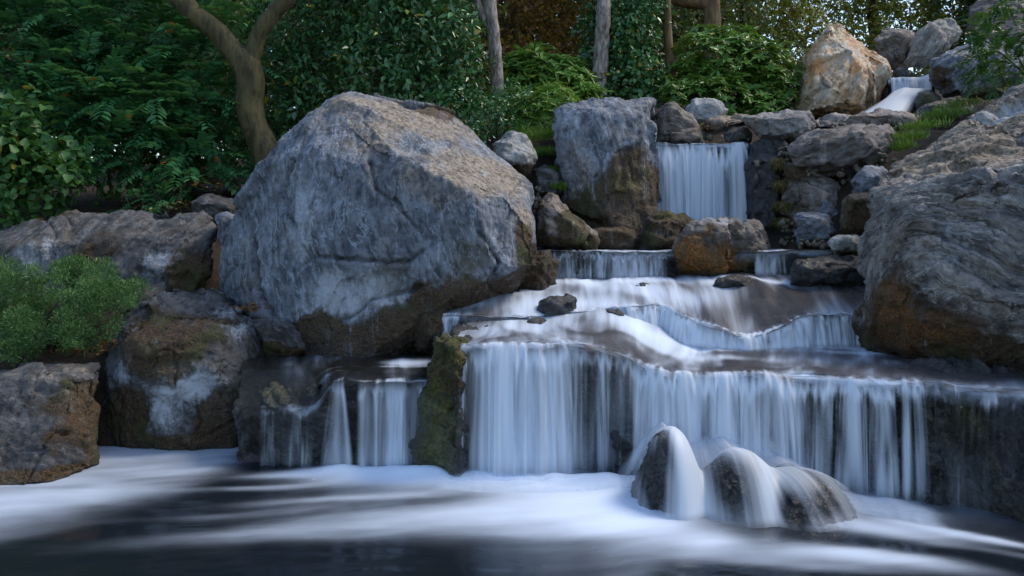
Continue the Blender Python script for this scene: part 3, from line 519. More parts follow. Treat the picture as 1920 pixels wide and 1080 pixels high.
patch('water at the rim of the upper waterfall', [[(1640,13,4.1),(1770,13,4.1)],[(1668,12.4,4.1),(1750,12.4,4.1)],[(1668,12.0,4.08),(1750,12.0,4.08)]], 40, 20, [], .4, .004)
T2RIM = [(818,6.87,1.08),(870,6.85,1.07),(980,6.85,1.07),(1100,6.95,1.10),(1180,7.1,1.13),(1240,7.2,1.13),(1285,7.02,1.05),(1335,6.88,.97),(1385,6.80,.925),(1430,6.80,.935),(1470,6.84,1.0),(1510,6.88,1.07),(1560,6.90,1.07),(1620,6.92,1.05),(1700,6.92,1.05)]; T2RIM = dense(T2RIM)
T2B = [(p[0]*.9+100, 8.25, 1.30 if p[0] < 1300 else 1.33) for p in T2RIM]
T2M = [(p[0]*.95+50, 7.6, 1.25) for p in T2RIM]
patch('rapids of greyish foam on the second step', [T2B, T2M, T2RIM], 260, 90, [(1150,7.9,.9,.18,0,.7),(1200,7.5,.6,.2,-20,.6),(1300,7.35,.35,.2,30,.25),(1100,7.1,.5,.25,0,.5),(1450,7.9,.5,.08,0,.5),(880,7.1,.3,.1,0,.25),(1400,7.15,.4,.25,0,-.25),(1560,7.4,.5,.35,0,-.22),(900,7.4,.3,.4,0,-.1)], .20, .026, 3)
patch('smooth water on the lowest left step', [[(450,7.3,.72),(520,7.3,.72),(600,7.3,.72),(640,7.3,.72),(700,7.3,.72),(860,7.3,.72)],[(455,6.62,.70),(520,6.6,.70),(590,6.6,.71),(640,6.6,.71),(700,6.6,.71),(845,6.55,.71)],[(452,6.35,.59),(520,6.33,.60),(585,6.3,.64),(630,6.2,.705),(700,6.15,.705),(838,6.1,.70)],[(450,6.12,.45),(520,6.08,.455),(585,6.02,.48),(628,5.96,.66),(700,5.95,.675),(832,5.93,.675)]], 120, 60, [(780,6.5,.28,.16,0,.6),(700,6.3,.4,.03,5,.3),(650,6.15,.3,.02,0,.2)], .08, .008, 5)
F1 = [(852,5.86,.945),(900,5.86,.955),(980,5.85,.965),(1060,5.83,.965),(1120,5.82,.94),(1170,5.80,.88),(1215,5.78,.81),(1270,5.76,.775),(1360,5.72,.77),(1480,5.66,.77),(1600,5.52,.77),(1740,5.34,.77),(1850,5.2,.75),(2000,5.0,.75),(2300,4.55,.75)]
B1 = [(872,7.0,1.02),(925,7.0,1.03),(980,7.0,1.05),(1060,7.05,1.08),(1120,7.1,1.10),(1170,7.15,1.08),(1230,7.15,.95),(1290,7.1,.80),(1360,7.1,.79),(1480,7.1,.79),(1600,7.1,.79),(1700,7.1,.78),(1800,7.0,.78),(2000,6.8,.78),(2200,6.4,.78)]
F1 = F1; M1 = [((a[0]+b[0])/2, (a[1]+b[1])/2, (a[2]*.6+b[2]*.4)) for k, (a, b) in enumerate(zip(F1, B1))]
M1[6] = (1222, 6.45, .86); M1[7] = (1280, 6.43, .79)
F0 = [(p[0], p[1]+.12, p[2]+.018) for p in F1]
patch('foaming water flowing over the main lowest step', [B1, M1, F0, F1], 360, 90, [(1100,6.9,.6,.3,0,.5),(1250,6.6,.25,.4,-30,.6),(1330,6.8,.5,.12,0,.55),(1500,6.85,.6,.10,0,.5),(1000,6.5,.5,.25,0,.3),(1400,6.3,.5,.15,-10,.3),(1600,6.6,.4,.06,-8,.3),(1750,6.3,.4,.3,0,-.35),(1900,5.8,.7,.5,0,-.5),(1750,5.7,.4,.2,0,-.2)], .20, .015, 7)

# ------------------------------------------------------------------ falls
CATF = 'waterfall'
def curtain(label, rim, zb, out=.12, dens=((0, .6), (1, .6)), layers=2, nu=None, nv=26, spread=0., top=.10, seed=0, base=1.0, cord=.012, con=1., film=0., slope=.12, parent=None, baseD=None, lip=.0):
    """falling sheet: rim (px, D, z) points; thrown outward while it drops; dens over the width sets how solid it is"""
    L = np.linalg.norm(np.diff([G(*p) for p in rim], axis=0), axis=1).sum(); nu = nu or int(max(40, min(520, L/.006)))
    R = catmull([G(*p) for p in rim], nu); R[:, 1] += rimy(R[:, 0])-.004; R[:, 2] += rimz(R[:, 0]); cx = R[:, 0].mean(); Vs, Fs, UVs, Ds = [], [], [], []; off = 0
    dr = np.gradient(R, axis=0); nrm = np.stack([dr[:, 1], -dr[:, 0], 0*dr[:, 0]], 1); nrm /= np.linalg.norm(nrm, axis=1)[:, None]
    u = np.linspace(0, 1, nu); um = np.concatenate([[0], np.cumsum(np.linalg.norm(np.diff(R, axis=0), axis=1))])
    dd = np.interp(u, [d[0] for d in dens], [d[1] for d in dens])
    zz_ = um*0
    dd = dd+.22*perlin(np.stack([um*3.1, um*0+seed*3, um*0], 1), 11)*(dd > 0)
    for ly in range(layers+(film > 0)):
        fl_ = ly == layers
        v = np.concatenate([np.linspace(-.10, -.01, 5), np.linspace(0, 1, nv)**1.5])
        q = np.stack([um*11, um*0+seed+ly*3.3, um*0], 1); c1 = fbm(q, 2, seed+ly)
        th = top*(.55+1.1*perlin(np.stack([um*8, um*0+5+ly, um*0], 1), seed)+1.0*perlin(np.stack([um*27, um*0, um*0], 1), seed+2))
        thr = .75+.45*perlin(np.stack([um*5, um*0+seed, um*0], 1), seed+5)+.18*perlin(np.stack([um*30, um*0, um*0], 1), seed+6)
        for k, t in enumerate(v):
            tp_ = max(t, 0); ou = out*thr*math.sqrt(tp_)*(1-.25*ly)+cord*c1*min(1, tp_*3)+.004-ly*.012*min(1, tp_*4)
            if t < 0: ou = ou*0+t*.9
            P = R+nrm*ou[:, None]; zb_ = np.linspace(zb[0], zb[1], nu) if isinstance(zb, tuple) else zb; P[:, 2] = R[:, 2]+(zb_-R[:, 2])*tp_**1.15+.007*(1-tp_)-.003*ly
            P[:, 2] += max(0, -t)*.9*slope; P[:, 0] += spread*tp_*(R[:, 0]-cx); P[:, 0] += .012*tp_*perlin(np.stack([um*9, um*0+seed, um*0], 1), 3)
            Vs.append(P); UVs.append(np.stack([um+ly*7.3+seed*1.7, np.full(nu, t*1.0)+ly*.37+seed*.77], 1))
            al = sst(t, th-.11, th+.03)*(sst(np.array(t), -.03, .06) if slope > .3 else sst(np.array(t), -.10, -.03)); brk = np.exp(-((t-th-.09)/.06)**2)*.45*(top > 0)
            edge = sst(u, 0, min(.2, .03/L))*(1-sst(u, 1-min(.2, .03/L), 1)); soft = 1-.75*sst(np.array(t), .84, 1.)
            Ds.append(np.stack([(film+.10*perlin(np.stack([um*2.2, zz_+seed, zz_], 1), 7)+zz_ if fl_ else dd+brk-.12*ly)+.3*base*max(0, t-.6), al*edge*soft, np.full(nu, con*(.3 if fl_ else 1))], 1))
        F = grid_faces(nu, len(v))+off; Fs.append(F); off += nu*len(v)
    o = mesh_np('waterfall', np.concatenate(Vs), np.concatenate(Fs), CURT); set_uv(o, np.concatenate(UVs)); vattr(o, 'dens', np.concatenate(Ds))
    return tag(o, label, CATF, 'falls and cascades of the stream')
def rimcut(rim, a, b, n=24):
    rim = rim if len(rim) > 30 else dense(rim)
    xs = [p[0] for p in rim]; return [(x, float(np.interp(x, xs, [p[1] for p in rim])), float(np.interp(x, xs, [p[2] for p in rim]))) for x in np.linspace(a, b, n)]
TL = [(450,6.12,.45),(520,6.08,.455),(585,6.02,.48),(628,5.96,.66),(700,5.95,.675),(832,5.93,.675)]
curtain('narrow fan of thin water strands over the dark left ledge', rimcut(TL,626,646), -.02, .10, ((0,.5),(.3,.15),(.5,.3),(.7,.1),(1,.4)), spread=2.2, film=.4, seed=1, top=.06, cord=.004)
curtain('group of thin separate water strands left of the mossy upright rock', rimcut(TL,672,805), -.02, .09, ((0,.1),(.08,.45),(.16,-.1),(.28,.5),(.36,.1),(.45,.75),(.62,.85),(.7,.2),(.8,-.2),(.88,.5),(1,.0)), seed=2, top=.09, film=.42)
curtain('faint trickles over the low block at the far left of the falls', rimcut(TL,488,590), -.02, .05, ((0,.0),(.2,.2),(.4,-.1),(.6,.2),(.75,.1),(1,-.1)), seed=3, top=.08, layers=1, film=.12)
curtain('wide smooth bluish white curtain right of the mossy upright rock', rimcut(F1,862,1062), -.02, .21, ((0,.5),(.05,.5),(.09,.0),(.14,.15),(.22,.7),(.45,.9),(.7,.8),(.85,.7),(.93,.4),(1,.2)), seed=4, spread=.06, film=.38)
curtain('sparse strands over dark rock between the two wide curtains', rimcut(F1,1058,1205), -.02, .06, ((0,.4),(.15,.25),(.4,.05),(.5,.35),(.65,-.05),(.85,.15),(1,.5)), seed=5, top=.08, film=.22, cord=.006)
curtain('broad white curtain behind the three pool rocks', rimcut(F1,1195,1490), -.02, .22, ((0,.75),(.06,.4),(.12,.8),(.3,.85),(.42,.55),(.5,.75),(.7,.6),(.85,.5),(1,.35)), seed=6, film=.42)
curtain('long thin grey-blue curtain breaking into strands towards the right', rimcut(F1,1485,1675), -.02, .26, ((0,.4),(.2,.2),(.35,.5),(.5,.1),(.6,.4),(.75,.05),(.85,.5),(1,.1)), seed=7, con=1.15, top=.09, film=.14)
curtain('pair of bright narrow strands near the right end of the falls', rimcut(F1,1672,1745), -.02, .22, ((0,-.2),(.25,.0),(.4,.55),(.5,-.1),(.65,.7),(.75,.1),(1,-.3)), seed=8, top=.05, film=.12)
curtain('few faint trickles on the glistening right ledge', rimcut(F1,1755,1915), -.02, .36, ((0,.1),(.1,-.1),(.2,-.4),(.3,-.3),(.42,-.05),(.5,-.4),(.6,-.05),(.7,-.35),(.85,-.1),(1,-.3)), seed=9, top=.08, layers=1, film=.04)
curtain('small slanting cascade beside the mossy foot of the huge boulder', rimcut(T2RIM,818,868), .72, .16, ((0,.4),(.4,.7),(1,.2)), seed=10, top=.08)
curtain('tiny cascade of short strands left of the rough stone in the rapids', rimcut(T2RIM,936,984), .93, .06, ((0,.4),(.5,.5),(1,.2)), seed=11, top=.1)
curtain('curved row of short white spouts left of the massive right boulder', rimcut(T2RIM,1232,1655,60), .775, .12, ((0,.9),(.3,.8),(.42,.7),(.5,.8),(.62,.9),(.8,.5),(1,.45)), seed=12, slope=.5, top=.16, film=.3, cord=.02)
curtain('thin broken sheet between the tiny strands and the curved row of spouts', rimcut(T2RIM,984,1245,30), (1.02,.74), .10, ((0,.1),(.3,.5),(.7,.75),(1,.9)), seed=13, slope=.4, top=.2, cord=.012)
curtain('short topmost stream cascade left of the orange rock', rimcut(RT3,1035,1252), 1.27, .08, ((0,.15),(.2,.3),(.5,.5),(.8,.55),(1,.1)), seed=14, top=.2, film=.2)
curtain('short small cascade right of the orange rock', rimcut(RT3,1413,1482), 1.33, .06, ((0,.6),(.6,.6),(1,.2)), seed=15, top=.1)
curtain('tall milky middle waterfall between the upright square boulder and the dark wall', [(1231,9.6,2.83),(1290,9.6,2.835),(1350,9.58,2.83),(1403,9.56,2.84)], 1.58, .22, ((0,.3),(.1,.7),(.3,1.0),(.45,1.3),(.58,1.0),(.72,.5),(.85,.85),(1,.1)), seed=16, top=.16, film=.35, cord=.03, con=1.)
curtain('upper waterfall dropping beside the golden boulder', [(1670,12.0,4.09),(1710,12.0,4.085),(1748,11.95,4.13)], 3.7, .14, ((0,.6),(.5,.85),(1,.6)), seed=17, top=.06, cord=.02)
def slide():
    R = [[(1668,11.95,3.84),(1700,11.9,3.86),(1742,11.85,3.88)],[(1655,11.7,3.70),(1690,11.65,3.73),(1728,11.6,3.74)],[(1628,11.35,3.53),(1672,11.25,3.55),(1716,11.2,3.54)],[(1604,11.1,3.40),(1658,11.0,3.40),(1706,10.95,3.38)]]
    nu, nv = 70, 50; RR = [catmull([G(*p) for p in r], nu) for r in R]; V = np.stack([catmull([r[j] for r in RR], nv) for j in range(nu)], 1).reshape(-1, 3)
    u = np.tile(np.linspace(0, 1, nu), nv); v = np.repeat(np.linspace(0, 1, nv), nu); V[:, 2] += .05*np.sin(math.pi*u)+.02*perlin(np.stack([u*4, v*2, u*0], 1), 3)
    o = mesh_np('waterfall', V, grid_faces(nu, nv), CURT); set_uv(o, np.stack([u*.8, v*.5], 1)); e = sst(u, 0, .25)*(1-sst(u, .75, 1))
    vattr(o, 'dens', np.stack([.75+.35*np.sin(math.pi*u), e, e*0+.8], 1)); tag(o, 'white chute of water sliding down left below the upper waterfall', CATF, 'falls and cascades of the stream')
slide()
def mist(label, line, h, seed):
    nu, nv = 220, 24; L = catmull([G(*p) for p in line], nu); u = np.linspace(0, 1, nu); um = np.concatenate([[0], np.cumsum(np.linalg.norm(np.diff(L, axis=0), axis=1))]); Vs, Ds, UV = [], [], []
    for ly in range(3):
        for t in np.linspace(0, 1, nv):
            hh = h*(.75+.5*perlin(np.stack([um*2.5, um*0+ly*5+seed, um*0], 1), 4)); P = L.copy(); P[:, 1] += .10-.07*ly-(.16)*t**1.6; P[:, 2] = hh*(1-t)**.9-.005; Vs.append(P)
            Ds.append(np.stack([-.45+1.25*t**1.1+.25*perlin(np.stack([um*4, um*0+t, um*0+ly], 1), 9), sst(u, 0, .06)*(1-sst(u, .94, 1))*(.8+0*u), u*0+.3], 1)); UV.append(np.stack([um*.5+ly*3, um*0+t*.3], 1))
    F = np.concatenate([grid_faces(nu, nv)+k*nu*nv for k in range(3)]); o = mesh_np('mist', np.concatenate(Vs), F, CURT); set_uv(o, np.concatenate(UV)); vattr(o, 'dens', np.concatenate(Ds)); tag(o, label, kind='stuff')
mist('soft mist where the main curtains meet the pool', [(815,5.66,0),(900,5.62,0),(1060,5.60,0),(1180,5.58,0),(1300,5.48,0),(1480,5.36,0),(1620,5.16,0),(1760,4.92,0)], .15, 1)
mist('soft mist where the left curtain meets the pool', [(590,5.85,0),(700,5.82,0),(812,5.80,0)], .08, 2)
# veils draped over the pool rocks
def drape():
    """water clinging to the three pool rocks and the apron between them: a height field, streaks fan out from the curtain behind"""
    x0, x1, y0, y1 = .58, 2.28, 4.72, 5.72; nx, ny = 420, 260
    X, Y = np.meshgrid(np.linspace(x0, x1, nx), np.linspace(y0, y1, ny)); X = X.ravel(); Y = Y.ravel(); zz = X*0
    hs = []
    for b in BUMPS:
        h, u, v = bump_h(X, Y, b, 1.05); h = np.where(v > 0, np.maximum(h, b[2]*.9-1.1*b[2]*np.abs(u)**1.5), h); hs.append(np.clip(h+.016, -.3, 2))
    ap = .40*sst(Y, 5.12, 5.80)*(1-sst(np.abs(X-1.42), .35, .85)); hs.append(ap)
    k = 18.; z = np.log(sum(np.exp(k*h) for h in hs))/k-.03; z = np.maximum(z, -.03)
    fan = (X-1.38)/(.62+1.25*(5.75-Y)); z += .007*perlin(np.stack([fan*17, zz, zz+Y*.4], 1), 2)
    def gx(px, D): return (px-960)/FPX*D
    dd = zz+.66+.25*perlin(np.stack([fan*6, zz, zz], 1), 5)
    for (px, D, hh, wx_, wz_, st) in [(1228,5.0,.20,.07,.19,-1.0),(1258,5.0,.38,.05,.13,-.5),(1372,4.9,.20,.09,.17,-.7),(1485,4.9,.08,.10,.11,-.85),(1545,4.9,.12,.09,.11,-.6),(1312,4.95,.15,.075,.34,.75),(1440,4.95,.12,.055,.2,.55),(1285,5.1,.4,.07,.2,.4),(1380,5.1,.40,.10,.06,.35),(1190,5.1,.1,.05,.3,.15)]:
        dd = dd+st*np.exp(-((X-gx(px, D))/wx_)**2-((z-hh)/wz_)**2)*(Y < 5.35)
    e = sst(X+.06*perlin(np.stack([Y*4, zz, zz], 1), 3), x0+.12, x0+.36)*(1-sst(X, x1-.35, x1-.05))*(1-sst(Y, 5.6, 5.72))*sst(z, -.028, .05)
    V = np.stack([X, Y, z], 1); o = mesh_np('water_veil', V, grid_faces(nx, ny), CURT)
    set_uv(o, np.stack([fan*1.3+21, (5.75-Y)*.6+(.5-z)*.4], 1)); vattr(o, 'dens', np.stack([dd, e*.95, zz+.42], 1))
    tag(o, 'sheer veil of white water spreading over the three pool rocks', 'water veil', 'falls and cascades of the stream')
drape()

# ------------------------------------------------------------------ plants
def tube(P, R, n=14, seed=0, bumpy=.035):
    P = catmull(P, max(8, len(P)*5)); R = catmull(np.array(R)[:, None], len(P))[:, 0]; T = np.gradient(P, axis=0); T /= np.linalg.norm(T, axis=1)[:, None]
    a = np.cross(T, (.3, .9, .1)); a /= np.linalg.norm(a, axis=1)[:, None]; b = np.cross(T, a); th = np.linspace(0, 2*math.pi, n, endpoint=False)
    V = P[:, None]+(a[:, None]*np.cos(th)[None, :, None]+b[:, None]*np.sin(th)[None, :, None])*R[:, None, None]; V = V.reshape(-1, 3)
    rr = np.repeat(R, n); V = V+(V-np.repeat(P, n, 0))*(bumpy*4*perlin(V/np.maximum(rr, .02)[:, None]*.5, seed))[:, None]
    F = []
    for i in range(len(P)-1):
        for j in range(n): F.append((i*n+j, i*n+(j+1) % n, (i+1)*n+(j+1) % n, (i+1)*n+j))
    return V, np.array(F)
def tubes(name, lst, mat, parent, n=16):
    Vs, Fs, off = [], [], 0
    for k, (P, R) in enumerate(lst):
        V, F = tube(P, R, n, k); Vs.append(V); Fs.append(F+off); off += len(V)
    return mesh_np(name, np.concatenate(Vs), np.concatenate(Fs), mat, parent=parent)
PROF = {'lance': ([(.35, .5), (.7, .32)], 1), 'heart': ([(.03, .36), (.28, .5), (.65, .3)], 1), 'needle': ([(.5, .5)], 1)}
def leaves(name, P, Dr, Up, L, Wd, mat, parent, shape='lance', rs=None, droop=.15):
    rs = rs or np.random.RandomState(1); n = len(P); Dr = Dr/(np.linalg.norm(Dr, axis=1)[:, None]+1e-9)
    S = np.cross(Dr, Up); S /= (np.linalg.norm(S, axis=1)[:, None]+1e-9); U = np.cross(S, Dr)
    prof = PROF[shape][0]; L = L[:, None]; Wd = Wd[:, None]
    cols = [P]
    for (t, wv) in prof: cols.append(P+Dr*L*t-S*Wd*wv+U*(.10*Wd-droop*L*t*t))
    cols.append(P+Dr*L-U*droop*L)
    for (t, wv) in prof[::-1]: cols.append(P+Dr*L*t+S*Wd*wv+U*(.10*Wd-droop*L*t*t))
    k = len(cols)
    if shape != 'needle':
        cols.append(P+Dr*L*.45-U*(.08*Wd+droop*L*.2)); m = k; tri = [(i, (i+1) % k, m) for i in range(k)]
    else: tri = [(0, 1, 2), (0, 2, 3)]
    K = len(cols); V = np.stack(cols, 1).reshape(-1, 3); F = (np.arange(n)[:, None, None]*K+np.array(tri)[None]).reshape(-1, 3)
    o = mesh_np(name, V, F, mat, parent=parent); ti = rs.rand(n, 3); vattr(o, 'tint', np.repeat(ti, K, 0)); return o
def shell(clumps, n, rs, fill=.25, flat=.85):
    """points on and in a union of lumpy balls: positions and outward normals"""
    C = np.array([W(c[0], c[1], c[2]) for c in clumps]); R = np.array([c[3]*c[2]/FPX for c in clumps]); p = R**2; i = rs.choice(len(C), n, p=p/p.sum())
    d = rs.normal(size=(n, 3)); d[:, 1] -= .35; d[:, 2] += .25; d /= np.linalg.norm(d, axis=1)[:, None]
    r = R[i]*np.where(rs.rand(n) < fill, rs.uniform(.3, .85, n), rs.uniform(.85, 1.12, n))
    P = C[i]+d*r[:, None]*(1, 1, flat); P += .25*R[i][:, None]*np.stack([perlin(P*1.4, 1), perlin(P*1.4, 2), perlin(P*1.4, 3)], 1)
    return P, d
def plant(name, label, cat, clumps, n, kind, L, mat, base=None, stems=None, bark=None, seed=0, ratio=.4, group=None, fill=.25, droop=.15):
    rs = np.random.RandomState(seed+100); P, d = shell(clumps, n, rs, fill)
    cl = np.array([W(*c[:3]) for c in clumps]); b = np.array(base) if base is not None else np.array((cl[:, 0].mean(), cl[:, 1].mean(), cl[:, 2].min()-.5))
    root = empty(name, b); tag(root, label, cat, group)
    up = np.array((0, 0, 1.))
    if kind == 'whorl':
        k = 8; ax = d*.6+up*.8+rs.normal(size=d.shape)*.2; ax /= np.linalg.norm(ax, axis=1)[:, None]
        a = np.cross(ax, (.2, 1, .1)); a /= np.linalg.norm(a, axis=1)[:, None]; c = np.cross(ax, a); th = (np.arange(k)*2*math.pi/k)[None]+rs.rand(n, 1)*6+rs.normal(size=(n, k))*.2
        el = rs.uniform(-.15, .55, (n, k)); Dr = a[:, None]*(np.cos(th)*np.cos(el))[..., None]+c[:, None]*(np.sin(th)*np.cos(el))[..., None]+ax[:, None]*np.sin(el)[..., None]
        PP = np.repeat(P, k, 0)+rs.normal(size=(n*k, 3))*.004; Dr = Dr.reshape(-1, 3); Up = np.repeat(ax, k, 0)
    elif kind == 'pinnate':
        k = 7; ax = d*1.0+up*.12+rs.normal(size=d.shape)*.35; ax /= np.linalg.norm(ax, axis=1)[:, None]; s = np.cross(ax, up); s /= np.linalg.norm(s, axis=1)[:, None]; u2 = np.cross(s, ax)
        LL = L*rs.uniform(2.4, 3.6, n); tt = np.linspace(.12, 1, k); PP, Dr, Up = [], [], []
        for q in tt:
            for sg in (-1, 1):
                PP.append(P+ax*(LL*q)[:, None]-up*(LL*.28*q*q)[:, None]); Dr.append(s*sg*.85+ax*.55-up*.25); Up.append(u2+rs.normal(size=P.shape)*.2)
        PP = np.concatenate(PP); Dr = np.concatenate(Dr); Up = np.concatenate(Up)
    elif kind == 'tuft':
        k = 9; PP = np.repeat(P, k, 0)+rs.normal(size=(n*k, 3))*L*.5; Dr = np.repeat(d+up*.6, k, 0)+rs.normal(size=(n*k, 3))*.7; Up = rs.normal(size=(n*k, 3))
    else:
        k = 4; PP = np.repeat(P, k, 0)+rs.normal(size=(n*k, 3))*L*.55; Dr = np.repeat(d*.6, k, 0)+rs.normal(size=(n*k, 3))*.75-up*.25; Up = np.repeat(d*.7+up*.5, k, 0)+rs.normal(size=(n*k, 3))*.35
    m = len(PP); Ls = L*rs.uniform(.65, 1.25, m)
    leaves('foliage', PP, Dr, Up, Ls, Ls*ratio*rs.uniform(.8, 1.2, m), mat, root, 'needle' if kind == 'tuft' else ('heart' if ratio > .7 else 'lance'), rs, droop)
    if stems is None:
        stems = [];
        for i in range(min(6, len(cl))):
            c = cl[i*len(cl)//min(6, len(cl))]; mid = (b+c)/2+rs.normal(size=3)*.08; r0 = .012*max(1, c[1]/9)
            stems.append(([b+rs.normal(size=3)*(.05, .05, 0), mid, c], [r0*1.6, r0, r0*.4]))
    tubes('trunk' if bark is not None and stems and stems[0][1][0] > .06 else 'stem', stems, bark or BARK, root, 10)
    return root
BARK = bark_mat((.03, .022, .015), (.10, .08, .055)); TANB = bark_mat((.030, .026, .009), (.105, .085, .030), 11.); PALE = bark_mat((.10, .08, .065), (.40, .35, .31), 24.); BRN = bark_mat((.10, .065, .03), (.22, .15, .07))
PIN = leaf_mat((.020, .105, .045), (.08, .27, .08), .45, .3, (.35, .12, .02), .006); HEART = leaf_mat((.022, .09, .02), (.06, .18, .035), .5, .3)
CAM = leaf_mat((.03, .105, .04), (.08, .21, .06), .24, .15); RHO = leaf_mat((.07, .17, .03), (.16, .33, .05), .38, .25, (.35, .33, .04), .02)
CON = leaf_mat((.03, .11, .035), (.14, .27, .07), .6, .15, (.12, .14, .03), .04); FAR = leaf_mat((.12, .16, .02), (.34, .34, .06), .5, .45, (.25, .12, .02), .1); FARD = leaf_mat((.02, .05, .014), (.06, .10, .02), .5, .3, (.12, .06, .01), .1)  # FAR: warm back light is put into the brightened leaf colour
RUST = leaf_mat((.08, .04, .009), (.33, .15, .025), .6, .4); LITE = leaf_mat((.11, .26, .04), (.26, .45, .09), .4, .35)
plant('pinnate_shrub', 'large dark shrub with feathery compound leaves filling the left top, behind the long boulder', 'shrub',
      [(40,120,10.5,120),(160,60,10.8,130),(290,70,11,130),(390,130,10.8,110),(330,210,10.4,110),(200,200,10.2,120),(90,230,10.2,100),(250,290,10,100),(360,300,10.2,80),(-60,100,10.5,120),(150,-40,11.2,130),(330,-30,11.3,120),(430,240,10.8,60)],
      2100, 'pinnate', .125, PIN, base=G(220,10.8,2.0), seed=1, ratio=.42, fill=.2)
plant('broad_leaved_shrub', 'shrub with pale heart-shaped leaves hanging at the left edge above the long boulder', 'shrub',
      [(20,300,8.9,80),(80,330,8.9,70),(20,380,8.8,60),(110,290,9.0,45),(30,220,9.0,60),(-60,320,8.9,90)], 520, 'scatter', .105, HEART, base=G(30,9.2,1.7), seed=2, ratio=.85)
_rc = random.Random(4); _cc = [(30,590,6.95,75),(110,570,7.0,75),(170,560,7.1,55),(215,570,7.1,40),(140,520,7.3,45),(60,640,6.85,55),(-50,600,6.9,90),(20,540,7.2,50),(150,620,7.0,45)]
_cs = [(c[0]+_rc.gauss(0, .55)*c[3], c[1]+_rc.gauss(-.1, .5)*c[3]*.9, c[2]+_rc.uniform(-.3, .25), _rc.uniform(11, 26)) for c in _cc for _ in range(11)]+[(150,492,7.4,14),(120,505,7.4,16)]
plant('creeping_conifer', 'low feathery green conifer spreading behind the flat-topped left boulder', 'conifer shrub',
      _cs, 5600, 'tuft', .034, CON, base=G(80,7.1,.7), seed=3, ratio=.2)
plant('camellia_tree', 'dense glossy leaved small tree between the leaning forked trunk and the pale trunk', 'tree',
      [(560,40,11.2,90),(650,20,11.0,90),(740,40,10.9,90),(820,70,10.8,80),(870,120,10.8,42),(600,130,11.0,80),(700,130,10.8,85),(790,160,10.7,70),(850,190,10.6,55),(560,210,10.9,60),(640,-60,11,110),(800,-50,11,110),(870,240,10.4,40)],
      3400, 'scatter', .105, CAM, base=G(700,11.2,2.9), seed=4, ratio=.48, fill=.35, stems=[([G(696,11.1,2.7),W(705,160,11.0),W(735,70,11.0),W(760,0,11.0)],[.05,.045,.04,.03]),([G(655,11.2,2.7),W(650,150,11.1),W(630,60,11.1)],[.035,.03,.02]),([G(782,11.2,2.8),W(785,150,11.1),W(800,60,11.1)],[.05,.04,.03]),([G(600,11.2,2.6),W(590,150,11.1),W(575,60,11.1)],[.03,.025,.02])])
plant('rhododendron', 'bright green long-leaved shrub between the pale trunk and the ivy-covered one', 'shrub',
      [(1000,150,11.8,60),(1060,160,11.8,55),(960,150,11.9,40),(1090,190,11.6,45),(1010,120,12,45)], 420, 'whorl', .16, LITE, base=G(1020,12,3.2), seed=5, ratio=.3)
plant('willow_leaved_shrub', 'low shrub with narrow pale leaves behind the grass left of the upright boulder', 'shrub',
      [(1010,210,10.9,45),(1040,190,11,40),(980,230,10.8,35),(960,200,11,40)], 420, 'whorl', .10, LITE, base=G(1000,11,3.0), seed=6, ratio=.2)
plant('dark_shrub', 'low dark bluish shrub right behind the shoulder of the huge boulder', 'shrub',
      [(930,220,10.4,40),(900,250,10.2,30),(960,250,10.4,25),(960,195,10.8,40),(895,200,10.6,40)], 600, 'scatter', .06, CAM, base=G(930,10.6,2.8), seed=7, ratio=.45, fill=.3)
plant('rhododendron', 'wide dense green shrub with yellowish leaf tips left of the golden boulder', 'shrub',
      [(1340,110,12.4,70),(1400,140,12.3,75),(1450,170,12.2,60),(1300,150,12.3,50),(1350,190,12.0,60),(1430,210,11.9,45),(1470,120,12.6,40),(1375,80,12.6,40)], 900, 'whorl', .13, RHO, base=G(1390,12.6,3.4), seed=8, ratio=.38)
plant('low_shrub', 'low light green shrub in front of the wide dense one, behind the rim rocks', 'shrub',
      [(1265,185,11.6,30),(1300,175,11.7,35),(1340,175,11.6,30),(1250,165,11.9,25)], 300, 'whorl', .08, RHO, base=G(1290,11.8,3.3), seed=9, ratio=.35)
plant('ivy', 'dark ivy climbing and bushing around the second pale trunk', 'ivy',
      [(1140,20,12.2,34),(1150,80,12.1,36),(1180,60,12.2,50),(1190,120,12.1,50),(1150,160,12.0,45),(1210,170,12.0,40),(1098,110,12.2,22),(1200,10,12.4,50),(1100,60,12.5,25)], 1150, 'scatter', .085, CAM, base=G(1150,12.3,3.3), seed=10, ratio=.7)
plant('drooping_shrub', 'leafy green shrub drooping over the rocks at the top right corner', 'shrub',
      [(1900,90,9.9,60),(1870,120,9.8,45),(1840,70,10,40),(1900,30,10.1,50),(1850,150,9.7,28),(1940,140,9.7,60),(1960,50,10,80),(1830,110,9.9,25)], 330, 'pinnate', .062, leaf_mat((.02,.08,.02),(.05,.16,.03),.42,.3), base=G(1960,10.2,3.4), seed=11, ratio=.5)
plant('fern', 'small dark fern in the shade under the feathery shrub', 'fern', [(300,370,9.3,30),(340,350,9.5,28),(265,380,9.2,20)], 60, 'pinnate', .045, PIN, base=G(300,9.4,1.9), seed=12, ratio=.3)

